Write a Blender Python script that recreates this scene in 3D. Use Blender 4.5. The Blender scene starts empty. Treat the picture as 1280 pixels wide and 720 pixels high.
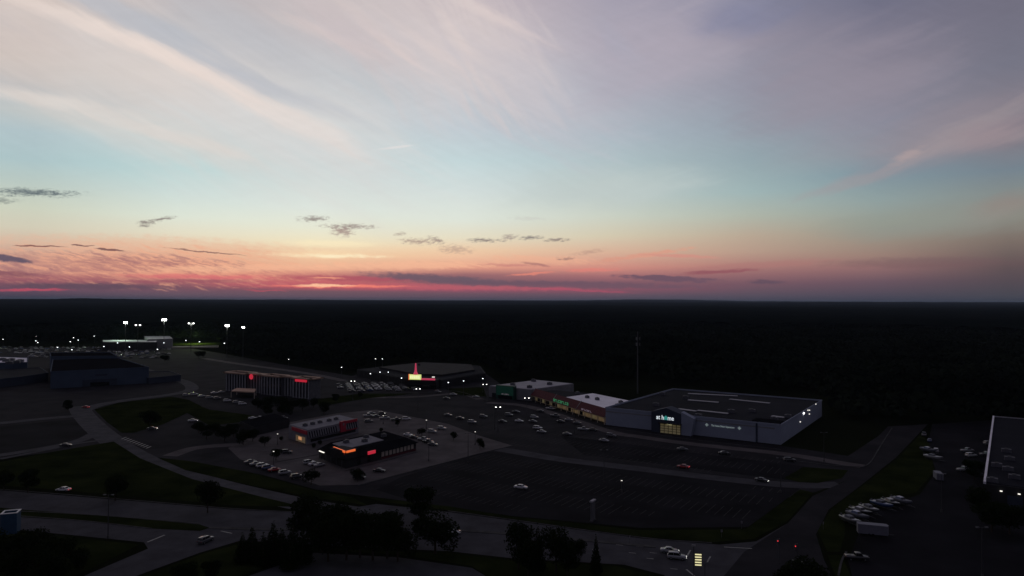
import bpy, math, random
import numpy as np
from mathutils import Vector, Matrix
from mathutils.geometry import tessellate_polygon
random.seed(7); rng = np.random.default_rng(7)
S = bpy.context.scene
COL = S.collection
R = math.radians
PI = math.pi

# ------------------------------------------------------------------ camera
H, FPX, PITCH, ROLL = 66.0, 853.3, R(1.03), R(0.20)
cam_d = bpy.data.cameras.new("camera"); cam = bpy.data.objects.new("camera", cam_d); COL.objects.link(cam)
cam_d.sensor_width = 36; cam_d.lens = 24.0; cam_d.clip_start = 0.5; cam_d.clip_end = 200000
cam.location = (0, 0, H)
cam.rotation_mode = 'QUATERNION'
cam.rotation_quaternion = (Matrix.Rotation(R(90) + PITCH, 3, 'X') @ Matrix.Rotation(-ROLL if False else ROLL, 3, 'Z')).to_quaternion()
S.camera = cam

def ray(px, py):
    x = (px - 640) / FPX; y = (360 - py) / FPX
    c, s = math.cos(ROLL), math.sin(ROLL); x, y = x*c - y*s, x*s + y*c
    c, s = math.cos(PITCH), math.sin(PITCH)
    return (x, c - y*s, s + y*c)
def G(px, py, z=0.0):
    r = ray(px, py); t = (H - z) / (-r[2]); return Vector((r[0]*t, r[1]*t, z))
def AE(px, py):
    r = ray(px, py); return (math.degrees(math.atan2(r[0], r[1])), math.degrees(math.atan2(r[2], math.hypot(r[0], r[1]))))
def lin(c):
    def f(v):
        v /= 255.0
        return v/12.92 if v <= 0.04045 else ((v + 0.055)/1.055)**2.4
    return (f(c[0]), f(c[1]), f(c[2]), 1.0)

# ------------------------------------------------------------------ sky
W = bpy.data.worlds.new("World"); S.world = W; W.use_nodes = True
nt = W.node_tree; nt.nodes.clear(); L = nt.links
def N(t, **k):
    n = nt.nodes.new(t)
    for a, b in k.items(): setattr(n, a, b)
    return n
def con(v, sock):
    if isinstance(v, (int, float)): sock.default_value = v
    elif isinstance(v, (tuple, list)): sock.default_value = v
    else: L.new(v, sock)
def M(op, a, b=None, c=None):
    n = N('ShaderNodeMath', operation=op); con(a, n.inputs[0])
    if b is not None: con(b, n.inputs[1])
    if c is not None: con(c, n.inputs[2])
    return n.outputs[0]
def MR(v, a, b, c=0.0, d=1.0, t='LINEAR'):
    n = N('ShaderNodeMapRange', interpolation_type=t); con(v, n.inputs[0])
    for i, q in enumerate((a, b, c, d)): n.inputs[i+1].default_value = q
    return n.outputs[0]
def MIX(f, a, b, mode='MIX'):
    n = N('ShaderNodeMix', data_type='RGBA', blend_type=mode); con(f, n.inputs[0]); con(a, n.inputs[6]); con(b, n.inputs[7]); return n.outputs[2]
tc = N('ShaderNodeTexCoord'); sep = N('ShaderNodeSeparateXYZ'); L.new(tc.outputs['Generated'], sep.inputs[0])
az = M('MULTIPLY', M('ARCTAN2', sep.outputs[0], sep.outputs[1]), 180/PI)
el = M('MULTIPLY', M('ARCSINE', sep.outputs[2]), 180/PI)
stations = {
 40: [(0,(205,188,180)),(40,(186,181,184)),(75,(196,186,182)),(115,(176,183,188)),(140,(188,194,194)),(165,(176,194,199)),(200,(172,195,198)),(230,(186,200,193)),(260,(203,208,190)),(285,(210,203,182)),(303,(212,185,163)),(318,(204,160,142)),(334,(184,135,128)),(350,(150,92,102)),(362,(102,78,96)),(372,(62,62,78))],
 220: [(0,(186,181,184)),(40,(182,183,188)),(90,(205,201,199)),(125,(206,210,210)),(170,(200,213,213)),(210,(186,213,213)),(240,(204,219,215)),(270,(220,227,213)),(290,(227,221,198)),(304,(229,207,178)),(318,(228,182,152)),(333,(230,170,142)),(345,(220,142,124)),(352,(152,98,104)),(360,(122,84,98)),(368,(102,84,98)),(373,(80,72,88))],
 400: [(0,(198,188,188)),(50,(194,190,193)),(100,(192,197,201)),(140,(206,209,210)),(180,(196,212,215)),(220,(206,221,220)),(260,(221,230,222)),(285,(230,231,211)),(302,(240,228,194)),(318,(242,206,166)),(337,(234,172,144)),(345,(190,112,112)),(352,(200,104,108)),(359,(186,90,102)),(364,(114,86,98)),(370,(100,82,96)),(374,(80,72,88))],
 580: [(0,(192,180,184)),(60,(200,191,194)),(120,(190,194,200)),(160,(188,197,204)),(200,(190,208,211)),(240,(206,216,214)),(275,(217,223,212)),(298,(226,217,192)),(312,(235,202,168)),(322,(236,190,158)),(334,(226,158,136)),(343,(154,106,110)),(354,(114,88,100)),(361,(160,84,104)),(367,(110,84,98)),(374,(82,74,90))],
 760: [(0,(156,151,165)),(60,(165,160,172)),(120,(165,167,178)),(170,(163,175,184)),(200,(167,183,187)),(240,(178,190,188)),(270,(192,198,186)),(295,(204,194,170)),(315,(212,174,150)),(335,(206,140,128)),(345,(164,110,113)),(353,(128,90,102)),(361,(138,84,100)),(369,(98,82,96)),(375,(76,72,87))],
 940: [(0,(122,123,144)),(50,(141,136,150)),(110,(139,140,154)),(160,(140,150,161)),(200,(140,157,164)),(240,(150,170,171)),(270,(165,171,159)),(295,(177,160,142)),(315,(178,150,134)),(332,(170,124,118)),(343,(146,104,108)),(355,(116,86,98)),(370,(86,78,92)),(376,(70,68,83))],
 1100: [(0,(106,106,125)),(80,(125,121,135)),(150,(129,130,144)),(190,(134,136,146)),(215,(118,138,149)),(250,(135,150,150)),(280,(144,148,137)),(300,(148,137,125)),(318,(150,126,116)),(333,(144,108,108)),(352,(105,84,95)),(370,(76,72,86)),(377,(60,62,76))],
 1260: [(0,(107,105,120)),(80,(111,111,125)),(130,(120,116,127)),(180,(120,117,126)),(212,(111,124,134)),(240,(124,131,130)),(270,(130,129,121)),(300,(120,108,101)),(330,(98,83,85)),(350,(85,75,82)),(370,(70,70,80)),(377,(56,60,72))]}
EL0, EL1 = -0.3, 24.5
eln = MR(el, EL0, EL1)
prev = None; paz = None
for sx, rows in stations.items():
    cr = N('ShaderNodeValToRGB'); L.new(eln, cr.inputs[0]); e = cr.color_ramp.elements
    pts = sorted(((AE(sx, y)[1] - EL0)/(EL1 - EL0), c) for y, c in rows)
    for i, (p, c) in enumerate(pts):
        p = min(max(p, 0), 1)
        if i < 2: q = e[i]; q.position = p
        else: q = e.new(p)
        q.color = lin(c)
    a = AE(sx, 375)[0]
    prev = cr.outputs[0] if prev is None else MIX(MR(az, paz, a), prev, cr.outputs[0])
    paz = a
sky = prev
# direction noise used to roughen every cloud edge
def noise(vec, scale, detail=5, rough=.55, col=False, dist=0.0):
    n = N('ShaderNodeTexNoise'); L.new(vec, n.inputs['Vector']); n.inputs['Scale'].default_value = scale
    n.inputs['Detail'].default_value = detail; n.inputs['Roughness'].default_value = rough; n.inputs['Distortion'].default_value = dist
    return n.outputs['Color' if col else 'Fac']
comb = N('ShaderNodeCombineXYZ'); L.new(az, comb.inputs[0]); L.new(el, comb.inputs[1])
uv = comb.outputs[0]
def mapping(vec, loc=(0,0,0), rot=0, scale=(1,1,1), t='TEXTURE'):
    n = N('ShaderNodeMapping', vector_type=t); L.new(vec, n.inputs[0])
    n.inputs['Location'].default_value = loc; n.inputs['Rotation'].default_value = (0,0,rot); n.inputs['Scale'].default_value = scale
    return n.outputs[0]
def vadd(a, b, s):
    n = N('ShaderNodeVectorMath', operation='SUBTRACT'); L.new(a, n.inputs[0]); n.inputs[1].default_value = (.5,.5,.5)
    m = N('ShaderNodeVectorMath', operation='MULTIPLY'); L.new(n.outputs[0], m.inputs[0]); m.inputs[1].default_value = s
    k = N('ShaderNodeVectorMath', operation='ADD'); L.new(b, k.inputs[0]); L.new(m.outputs[0], k.inputs[1]); return k.outputs[0]
flat = mapping(uv, scale=(4.0, 1.0, 1), t='TEXTURE')
uvw = vadd(noise(mapping(uv, scale=(2.2,.8,1)), 1.6, 6, .62, True), uv, (1.7, .42, 0))     # ragged warp for the low clouds
soft = vadd(noise(uv, .09, 3, .5, True), uv, (4, 2.2, 0))         # broad warp for the cirrus
fine = noise(mapping(uv, scale=(1.7, .62, 1), rot=R(-3)), 2.2, 8, .66)
# cirrus fibres: noise drawn out along the wind
fib1 = noise(mapping(soft, rot=R(-26), scale=(11, 1.3, 1)), 1.0, 8, .58)
fib2 = noise(mapping(soft, rot=R(-52), scale=(8, 1.0, 1)), 1.0, 8, .6)
fib3 = noise(mapping(soft, rot=R(16), scale=(10, 1.6, 1)), 1.0, 8, .58)
def px_ellipse(x1, y1, x2, y2, w, vec):
    a1, e1 = AE(x1, y1); a2, e2 = AE(x2, y2)
    ln = math.hypot(a2-a1, e2-e1)/2; wd = w/FPX*57.3
    m = mapping(vec, ((a1+a2)/2, (e1+e2)/2, 0), math.atan2(e2-e1, a2-a1), (ln*1.15, wd*1.3, 1))
    g = N('ShaderNodeTexGradient', gradient_type='SPHERICAL'); L.new(m, g.inputs[0]); return g.outputs[1]
def cloud(x1, y1, x2, y2, w, color, strength=1.0, tex=None, k=.5, hi=.55, vec=None, lo=.02):
    if vec is None: w *= .64; k = k*1.9; hi = hi*1.25
    global sky
    g = px_ellipse(x1, y1, x2, y2, w, vec or uvw)
    if tex is None: tex = fine
    v = M('ADD', g, M('MULTIPLY', M('SUBTRACT', tex, .5), k))
    v = M('MULTIPLY', MR(v, lo, hi, 0, strength, 'SMOOTHSTEP'), MR(g, 0, .12))
    sky = MIX(v, sky, lin(color))
# -- high cirrus (a fine fibrous grain over everything high up) (warm-lit fans upper left, grey veil to the right)
cl = lambda *a, **k: cloud(*a, **{**dict(vec=soft, k=1.1, hi=.9, lo=.0), **k})
slight_r = vadd(noise(uv, .22, 4, .5, True), uv, (1.6, .9, 0))
cl(-80, -60, 560, 250, 95, (216,208,205), .55, tex=fib1, k=.8)
cl(-80, -20, 300, 140, 40, (218,207,201), .5, tex=fib1, k=.9, hi=.8)
slight = vadd(noise(uv, .22, 4, .5, True), uv, (1.6, .9, 0))
fib4 = noise(mapping(slight, rot=R(-23), scale=(6, .5, 1)), 1.0, 8, .6)
for q in ((-60,-75,330,82,13), (150,25,470,160,13)): cl(*q, (180,184,193), .7, tex=fib4, k=.7, hi=.8, vec=slight)
for q in ((-90,-52,330,110,9), (60,-2,400,150,8), (190,66,470,196,10), (300,118,470,200,16)): cl(*q, (231,216,208), .72, tex=fib4, k=1.0, hi=.8, vec=slight)
for q in ((-90,92,200,152,9), (40,122,330,198,9)): cl(*q, (222,214,208), .9, tex=fib4, k=1.0, hi=.8, vec=slight)
for q in ((400,-20,560,110,9),(470,10,610,108,7),(540,-10,600,100,6),(330,10,500,80,8),(520,-30,700,60,8),(440,20,530,90,5)): cl(*q, (221,204,199), .5, tex=fib4, k=1.4, hi=.9, vec=slight)
cl(-40, 104, 360, 214, 22, (210,208,204), .5, tex=fib1, k=.9, hi=.8)
cl(-60, 20, 120, 100, 40, (206,190,182), .5, tex=fib1)
cl(200, -30, 420, 110, 26, (182,185,192), .45, tex=fib1)
cl(240, 120, 560, 220, 40, (214,214,213), .5, tex=fib1)
cl(-40, 60, 240, 150, 34, (206,200,196), .5, tex=fib1)
cl(380, -60, 640, 150, 70, (208,198,198), .5, tex=fib2, k=1.6, hi=.8)
cl(520, -40, 700, 160, 60, (210,198,196), .5, tex=fib2, k=1.6, hi=.8)
cl(330, -30, 520, 90, 30, (200,188,190), .6, tex=fib2, k=1.6)
cl(560, 60, 800, 190, 60, (186,182,190), .45, tex=fib1, k=1.5)
cl(700, 130, 960, -30, 70, (166,158,170), .55, tex=fib3, k=1.5)
cl(840, 30, 1000, 10, 22, (116,120,146), .6, tex=fib3, k=1.5)
cl(900, 160, 1200, 60, 60, (142,134,146), .55, tex=fib3, k=1.5)
cl(1040, 226, 1340, 95, 30, (144,132,139), .4, tex=fib3, k=1.3)
fib5 = noise(mapping(slight_r, rot=R(22), scale=(5, .5, 1)), 1.0, 8, .6)
for q in ((985,250,1180,190,8),(1090,216,1340,100,12),(1140,196,1330,150,9)): cl(*q, (154,142,145), .42, tex=fib5, k=1.1, hi=.8, vec=slight_r)
cl(1110, 206, 1160, 188, 6, (172,152,150), .5, tex=fine, k=1.6)
cl(1180, 185, 1330, 150, 16, (146,128,134), .45, tex=fib3, k=1.3)
cl(1190, 276, 1330, 240, 12, (138,126,120), .7, tex=fib3, k=1.2)
cl(1000, 285, 1340, 262, 16, (136,142,136), .5, tex=fib3, k=1.2)
cl(620, 245, 900, 226, 24, (182,192,190), .6, tex=fib3, k=1.2)
cl(740, 20, 800, 90, 12, (160,158,172), .5, tex=fib2, k=1.2)
# -- sunset layers near the horizon
cloud(-40, 302, 420, 318, 22, (232,178,150), .45, k=.8)
wisp = noise(mapping(uvw, rot=R(-14), scale=(1.5, .24, 1)), 1.0, 8, .62)
cloud(-60, 328, 420, 336, 34, (236,168,138), .75, tex=wisp, k=1.8, hi=.9)
cloud(-60, 324, 340, 336, 20, (168,112,112), .6, tex=wisp, k=-2.0, hi=1.0)
cloud(60, 318, 300, 332, 10, (160,108,112), .5, tex=wisp, k=-2.4, hi=1.0)
cloud(330, 317, 470, 319, 9, (252,228,184), .55, k=.3, hi=.9)
cloud(330, 318, 500, 321, 4.5, (255,240,202), .8, k=.8, hi=.8)
cloud(345, 303, 480, 306, 7, (252,236,196), .5)
cloud(160, 336, 440, 333, 7, (246,188,154), .5, tex=wisp, k=1.0)
cloud(380, 333, 640, 330, 9, (246,188,154), .6, tex=wisp, k=1.2)
cloud(600, 322, 760, 328, 9, (236,176,146), .5, tex=wisp, k=1.2)
cloud(-40, 346, 330, 349, 7, (170,100,108), .35)
cloud(190, 352, 760, 361, 7, (194,98,108), .6, k=.7)
cloud(140, 344, 360, 347, 5, (222,110,116), .6)
cloud(-30, 357, 230, 359, 6, (98,76,92), .95, k=.4)
cloud(120, 352, 320, 351, 4, (150,86,100), .7)
cloud(-20, 363, 95, 362, 2.6, (196,80,100), .8, k=.3)
cloud(330, 346, 560, 350, 5, (170,80,98), .7)
cloud(440, 341, 660, 356, 8.5, (104,88,102), .9, k=.6, hi=.5)
cloud(540, 352, 900, 359, 6.5, (108,84,99), .8, k=.6, hi=.45)
cloud(320, 357.5, 530, 358, 3.2, (244,132,116), .85, k=.3)
cloud(362, 356.6, 450, 357, 3.0, (255,196,158), .95, k=.3)
cloud(380, 347, 440, 348, 2.2, (252,170,136), .6, k=.3)
cloud(300, 363, 360, 364, 1.6, (200,80,96), .5, k=.3)
cloud(640, 359, 800, 366, 2.6, (180,82,104), .6, k=.4)
cloud(762, 345, 905, 351, 5.5, (106,82,98), .9, k=.9, hi=.4)
cloud(840, 343, 960, 336, 3.6, (142,84,94), .85, k=.6)
cloud(700, 338, 780, 337, 4, (226,130,120), .6)
cloud(930, 352, 985, 353, 4, (92,76,92), .7)
cloud(730, 330, 870, 309, 5, (214,152,132), .8, tex=wisp, k=1.2)
cloud(800, 318, 905, 322, 4, (206,140,128), .7)
cloud(840, 338, 1060, 324, 7, (170,116,114), .4)
cloud(1020, 330, 1300, 326, 10, (112,88,92), .4)
cloud(630, 345, 700, 339, 3, (232,138,120), .7)
cloud(590, 330, 680, 333, 3, (190,120,118), .5)
cloud(650, 328, 690, 333, 3, (150,100,104), .6)
# -- small dark stray clouds
frag = noise(mapping(uv, scale=(1.0, .38, 1), rot=R(5)), 2.4, 8, .68)
def stray(x1, y1, x2, y2, w, c, st): cloud(x1, y1, x2, y2, w*1.3, c, st*.95, tex=frag, k=1.5, hi=.85)
stray(-30,238,112,243, 5.5, (88,100,108), .95)
stray(-30,250,30,251, 4.5, (120,128,126), .7)
stray(170,282,196,277, 4.5, (134,124,120), .9)
stray(186,278,220,271, 3.4, (134,124,120), .9)
stray(366,274,416,273, 4, (136,124,120), .9)
stray(398,282,474,284, 4.5, (146,128,124), .9)
stray(412,289,446,290, 8, (156,130,126), .85)
stray(488,293,512,292, 3, (160,142,132), .7)
stray(494,301,552,302, 5.5, (160,136,128), .8)
stray(535,296,556,305, 4.5, (150,132,126), .8)
stray(545,310,594,313, 7, (176,148,136), .65)
stray(580,300,630,301, 3.8, (124,114,114), .9)
stray(622,297,650,296, 5, (150,134,130), .75)
stray(645,298,680,297, 3.6, (116,110,112), .9)
stray(676,301,714,299, 2.8, (128,116,114), .9)
stray(696,324,722,323, 3.4, (150,118,112), .8)
stray(714,318,758,312, 4, (176,140,128), .6)
stray(632,272,690,274, 4, (186,184,178), .4)
cloud(10, 306, 84, 309, 1.16, (128,88,84), .9, k=.4, hi=.35)
cloud(90, 306, 120, 308, 1.43, (120,86,86), .9, k=.4, hi=.35)
cloud(118, 311, 160, 313, 1.65, (120,86,86), .9, k=.4, hi=.35)
cloud(203, 309, 310, 320, 1.26, (140,104,98), .85, k=.4, hi=.35)
cloud(-40, 316, 46, 328, 5.0, (96,84,102), .95, k=.7, hi=.4)
cloud(-30, 340, 60, 344, 5, (130,80,94), .7)
cloud(470, 187, 520, 181, 1.6, (226,220,218), .5, k=.3, vec=uv)
grain = M('MULTIPLY', M('SUBTRACT', M('ADD', M('MULTIPLY', noise(mapping(slight, rot=R(-24), scale=(5,.45,1)), 1.0, 9, .68), .6), M('MULTIPLY', noise(mapping(slight, rot=R(12), scale=(6,.7,1)), 1.3, 9, .66), .4)), .5), MR(el, 5, 12, 0, .22))
gm = N('ShaderNodeVectorMath', operation='SCALE'); L.new(sky, gm.inputs[0]); L.new(M('ADD', grain, M('ADD', 1.0, M('MULTIPLY', MR(el, 2.5, 7.0, .15, 1.0), MR(az, -12, 10, .02, .14)))), gm.inputs['Scale']); sky = gm.outputs[0]
# -- above the photographed part the dome deepens; behind the camera it is dusk blue
zen = MIX(MR(el, 28, 80), (.19,.175,.215,1), (.125,.120,.160,1))
sky = MIX(MR(el, 24, 40, t='SMOOTHSTEP'), sky, zen)
rear = MIX(MR(el, 0, 45), (.062,.060,.084,1), (.100,.096,.130,1))
sky = MIX(MR(M('ABSOLUTE', az), 42, 85, t='SMOOTHSTEP'), sky, rear)
bg = N('ShaderNodeBackground'); L.new(sky, bg.inputs[0]); bg.inputs[1].default_value = 1.0
# a trace of physical twilight from the Sky Texture
nis = N('ShaderNodeTexSky', sky_type='NISHITA', sun_disc=False, sun_elevation=R(1.0), sun_rotation=R(-16))
bg2 = N('ShaderNodeBackground'); L.new(nis.outputs[0], bg2.inputs[0]); bg2.inputs[1].default_value = 0.0004
ad = N('ShaderNodeAddShader'); L.new(bg.outputs[0], ad.inputs[0]); L.new(bg2.outputs[0], ad.inputs[1])
wo = N('ShaderNodeOutputWorld'); L.new(ad.outputs[0], wo.inputs[0])
W.cycles.sampling_method = 'MANUAL'; W.cycles.sample_map_resolution = 512
# the last glow of the sun that has just set
sd = bpy.data.lights.new("sun", 'SUN'); sd.energy = 0.02; sd.angle = R(2); sd.color = (1, .6, .45)
sun = bpy.data.objects.new("sun", sd); COL.objects.link(sun)
sun.rotation_euler = Vector((math.sin(R(-16)), math.cos(R(-16)), math.sin(R(1.2)))).to_track_quat('Z', 'Y').to_euler()
S.view_settings.view_transform = 'Standard'; S.view_settings.look = 'None'
S.view_settings.exposure = 0; S.view_settings.gamma = 1
S.cycles.max_bounces = 4; S.cycles.volume_bounces = 0; S.cycles.caustics_reflective = False; S.cycles.caustics_refractive = False
S.cycles.sample_clamp_indirect = 1.0

# ------------------------------------------------------------------ materials
def mat(name, c, rough=.85, var=.25, scale=.3, spec=.3, metal=0, coat=0, emit=None, es=0, c2=None, stretch=(1,1,1)):
    m = bpy.data.materials.new(name); m.use_nodes = True; t = m.node_tree; b = t.nodes['Principled BSDF']
    b.inputs['Roughness'].default_value = rough; b.inputs['Specular IOR Level'].default_value = spec
    b.inputs['Metallic'].default_value = metal; b.inputs['Coat Weight'].default_value = coat
    g = t.nodes.new('ShaderNodeTexCoord'); mp = t.nodes.new('ShaderNodeMapping'); t.links.new(g.outputs['Object'], mp.inputs[0]); mp.inputs['Scale'].default_value = stretch
    n = t.nodes.new('ShaderNodeTexNoise'); t.links.new(mp.outputs[0], n.inputs['Vector']); n.inputs['Scale'].default_value = scale; n.inputs['Detail'].default_value = 6; n.inputs['Roughness'].default_value = .6
    cr = t.nodes.new('ShaderNodeValToRGB'); t.links.new(n.outputs['Fac'], cr.inputs[0])
    a = cr.color_ramp.elements; a[0].position = .3; a[1].position = .7
    a[0].color = (*[v*(1-var) for v in c], 1); a[1].color = (*[v*(1+var) for v in (c2 or c)], 1)
    t.links.new(cr.outputs[0], b.inputs['Base Color'])
    if emit: b.inputs['Emission Color'].default_value = (*emit, 1); b.inputs['Emission Strength'].default_value = es
    return m
MT = {}
def m_(k, *a, **kw): MT[k] = mat(k, *a, **kw)
m_('grass', (.013,.020,.006), .95, .45, .08, .0, c2=(.017,.021,.007))
m_('soil', (.010,.012,.006), .95, .4, .01, .0)
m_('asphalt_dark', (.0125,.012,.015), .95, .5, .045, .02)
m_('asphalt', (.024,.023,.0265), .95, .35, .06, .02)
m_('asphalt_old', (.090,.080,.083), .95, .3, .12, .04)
m_('road', (.055,.054,.062), .95, .25, .15, .03)
m_('kerb_dark', (.055,.054,.055), .95, .4, .3, .05)
m_('road_pale', (.066,.065,.072), .95, .3, .15, .03)  # paler tone puts the sunset glow into the left-hand roads
m_('concrete', (.085,.083,.082), .9, .25, .4, .2)
m_('paint_line', (.034,.034,.035), .8, .4, .8, .2)
m_('road_line', (.30,.30,.28), .8, .25, .8, .2)
m_('foliage', (.015,.022,.008), .95, .5, .5, .0)
m_('forest', (.012,.016,.010), .95, .6, .008, .0)
m_('forest_far_shaded', (.0045,.0060,.0045), 1, .6, .004, .0)  # far canopy colour darkened to hold the shade between crowns
m_('bark', (.06,.045,.035), .9, .3, 2, .1)
m_('wall_blue', (.29,.32,.40), .85, .10, .1, .1)
m_('wall_navy', (.045,.055,.08), .8, .15, .2, .2)
m_('wall_slate', (.075,.10,.145), .9, .12, .1, .05)
m_('wall_grey', (.22,.22,.23), .85, .15, .2, .2)
m_('wall_hotel', (.13,.13,.14), .9, .2, .5, .1)
m_('pilaster_stone', (.30,.30,.32), .9, .15, .5, .1)
m_('wall_dark', (.035,.034,.036), .9, .2, .2, .05)
m_('wall_tan', (.36,.28,.18), .85, .15, .5, .2)
m_('wall_cream', (.42,.36,.30), .85, .12, .5, .2)
m_('wall_white', (.20,.19,.215), .8, .12, .5, .25)
m_('trim_peach', (.50,.34,.25), .85, .15, .5, .2)
m_('roof_white', (.84,.81,.87), .8, .14, .08, .25)
m_('roof_grey', (.36,.35,.38), .85, .15, .1, .2)
m_('roof_dark', (.014,.0145,.021), .92, .3, .05, .03)
m_('roof_black', (.012,.012,.014), .95, .25, .1, .0)
m_('roof_mid', (.20,.195,.22), .9, .2, .3, .1)
m_('roof_panel', (.42,.41,.44), .7, .1, .2, .3)
m_('shingle_red', (.10,.028,.034), .85, .25, .8, .15)
m_('metal_grey', (.10,.10,.11), .55, .15, 1, .4, metal=.6)
m_('metal_dark', (.04,.04,.045), .6, .2, 1, .4)
m_('unit', (.10,.10,.115), .7, .2, 1, .3)
m_('red_paint', (.42,.02,.045), .6, .15, 1, .3)
m_('green_paint', (.015,.06,.042), .6, .15, 1, .3)
m_('white_paint', (.75,.75,.76), .5, .08, 1, .4)
m_('glass', (.012,.013,.016), .08, .1, 1, .6)
m_('tire', (.015,.015,.015), .9, .2, 2, .1)
m_('rim', (.35,.35,.36), .35, .1, 2, .5, metal=.7)
m_('lamp_clear', (.5,.5,.5), .2, .05, 2, .5)
m_('lens_red', (.25,.01,.01), .3, .05, 2, .5)
def em(k, c, s): MT[k] = mat(k, (.3,.3,.3), .6, .05, emit=c, es=s)
em('lamp_on', (1,.97,.9), 6.0); em('lamp_far', (.9,.97,1), 5.0); em('flood_on', (1,1,.97), 30.0)
em('lamp_dim', (1,.95,.85), 1.2)
em('head_on', (1,.98,.92), 3.0); em('tail_on', (1,.05,.06), 1.2)
em('sign_white', (.85,.93,1), .75); em('sign_teal', (.05,.65,.58), .3); em('sign_small', (.6,.75,.75), .18)
em('sign_red', (1,.015,.05), .42); em('sign_pink', (1,.06,.16), .40); em('sign_yellow', (.85,.95,.30), .72)
em('sign_cell', (.98,1,.55), .95)
em('neon_orange', (1,.16,.02), .75); em('neon_green', (.03,.75,.25), .18); em('neon_pale', (.8,.6,.75), .12)
em('win_warm', (1,.62,.22), .055); em('win_yellow', (1,.78,.30), .05); em('win_glow', (1,.45,.18), .45)
em('slat_yellow', (1,.92,.50), .8); em('signal_red', (1,.03,.04), 1.0); MT['green_glow'] = mat('green_glow', (.03,.13,.08), .6, .1, emit=(.05,.5,.3), es=.008)

m_('boat_skin', (.10,.105,.13), .5, .15, 1, .3)
m_('box_skin', (.15,.15,.185), .6, .1, 1, .3)
m_('blue_panel', (.035,.075,.13), .7, .15, 1, .2)
def carpaint(k, c): MT[k] = mat(k, c, .32, .04, 1, .5, coat=.8)
for k, c in dict(white=(.60,.60,.61), silver=(.27,.275,.29), grey=(.085,.088,.095), black=(.014,.014,.016), red=(.35,.012,.018), blue=(.03,.06,.16), beige=(.38,.33,.26)).items(): carpaint('paint_'+k, c)

# ------------------------------------------------------------------ helpers
def tag(o, label=None, cat=None, group=None, kind=None):
    if label: o['label'] = label
    if cat: o['category'] = cat
    if group: o['group'] = group
    if kind: o['kind'] = kind
    return o
def thing(name, label, cat, loc=(0,0,0), rz=0, group=None):
    o = bpy.data.objects.new(name, None); COL.objects.link(o); o.location = loc; o.rotation_euler = (0,0,rz); o.empty_display_size = .5
    return tag(o, label, cat, group)
def link(name, me, m, parent=None):
    if m is not None and not me.materials: me.materials.append(MT[m] if isinstance(m, str) else m)
    o = bpy.data.objects.new(name, me); COL.objects.link(o)
    if parent: o.parent = parent
    return o
class MB:
    def __init__(s, off=(0,0,0)): s.v = []; s.f = []; s.o = Vector(off)
    def pt(s, p): s.v.append(tuple(Vector(p) - s.o)); return len(s.v)-1
    def box(s, c, d, rz=0, ux=None):
        c = Vector(c); x = Vector((math.cos(rz), math.sin(rz), 0)); y = Vector((-x.y, x.x, 0)); z = Vector((0,0,1))
        i = [s.pt(c + x*d[0]/2*a + y*d[1]/2*b + z*d[2]/2*e) for e in (-1,1) for a, b in ((-1,-1),(1,-1),(1,1),(-1,1))]
        for q in ((3,2,1,0),(4,5,6,7),(0,1,5,4),(1,2,6,5),(2,3,7,6),(3,0,4,7)): s.f.append([i[k] for k in q])
        return s
    def prism(s, poly, z0, z1, top=True):
        poly = [Vector((p[0], p[1], 0)) for p in poly]
        if sum((a.x*b.y - b.x*a.y) for a, b in zip(poly, poly[1:]+poly[:1])) < 0: poly = poly[::-1]
        n = len(poly); a = [s.pt((p.x, p.y, z0)) for p in poly]; b = [s.pt((p.x, p.y, z1)) for p in poly]
        for k in range(n): s.f.append([a[k], a[(k+1)%n], b[(k+1)%n], b[k]])
        for t in tessellate_polygon([poly]):
            t = list(t)
            p, q, r_ = (poly[k] for k in t)
            if (q-p).cross(r_-p).z < 0: t = t[::-1]
            s.f.append([b[k] for k in t]); s.f.append([a[k] for k in t[::-1]])
        return s
    def flat(s, poly, z):
        poly = [Vector((p[0], p[1], 0)) for p in poly]; b = [s.pt((p.x, p.y, z)) for p in poly]
        for t in tessellate_polygon([poly]):
            t = list(t); p, q, r_ = (poly[k] for k in t)
            if (q-p).cross(r_-p).z < 0: t = t[::-1]
            s.f.append([b[k] for k in t])
        return s
    def tube(s, p, q, r0, r1=None, n=8, caps=True):
        r1 = r0 if r1 is None else r1; p = Vector(p); q = Vector(q); d = (q-p).normalized()
        a = d.orthogonal().normalized(); b = d.cross(a)
        A = [s.pt(p + (a*math.cos(t)+b*math.sin(t))*r0) for t in [2*PI*k/n for k in range(n)]]
        B = [s.pt(q + (a*math.cos(t)+b*math.sin(t))*r1) for t in [2*PI*k/n for k in range(n)]]
        for k in range(n): s.f.append([A[k], A[(k+1)%n], B[(k+1)%n], B[k]])
        if caps: s.f.append(A[::-1]); s.f.append(B)
        return s
    def loft(s, rings, caps=True):
        I = [[s.pt(p) for p in r] for r in rings]; n = len(I[0])
        for a, b in zip(I, I[1:]):
            for k in range(n): s.f.append([a[k], a[(k+1)%n], b[(k+1)%n], b[k]])
        if caps: s.f.append(I[0][::-1]); s.f.append(I[-1])
        return s
    def mesh(s, name, smooth=False):
        me = bpy.data.meshes.new(name); me.from_pydata(s.v, [], s.f); me.validate(); me.update()
        if smooth:
            for p in me.polygons: p.use_smooth = True
        return me
    def build(s, name, m, parent=None, smooth=False): return link(name, s.mesh(name, smooth), m, parent)
def struct(name, mb, m): return tag(mb.build(name, m), kind='structure')
def copy_tree(root, loc, rz, scale=None):
    r = root.copy(); COL.objects.link(r); r.location = loc; r.rotation_euler = (0,0,rz)
    if scale is not None: r.scale = (scale,)*3
    for ch in list(root.children):
        c = ch.copy(); COL.objects.link(c); c.parent = r
        for g in list(ch.children):
            d = g.copy(); COL.objects.link(d); d.parent = c
    return r
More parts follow.
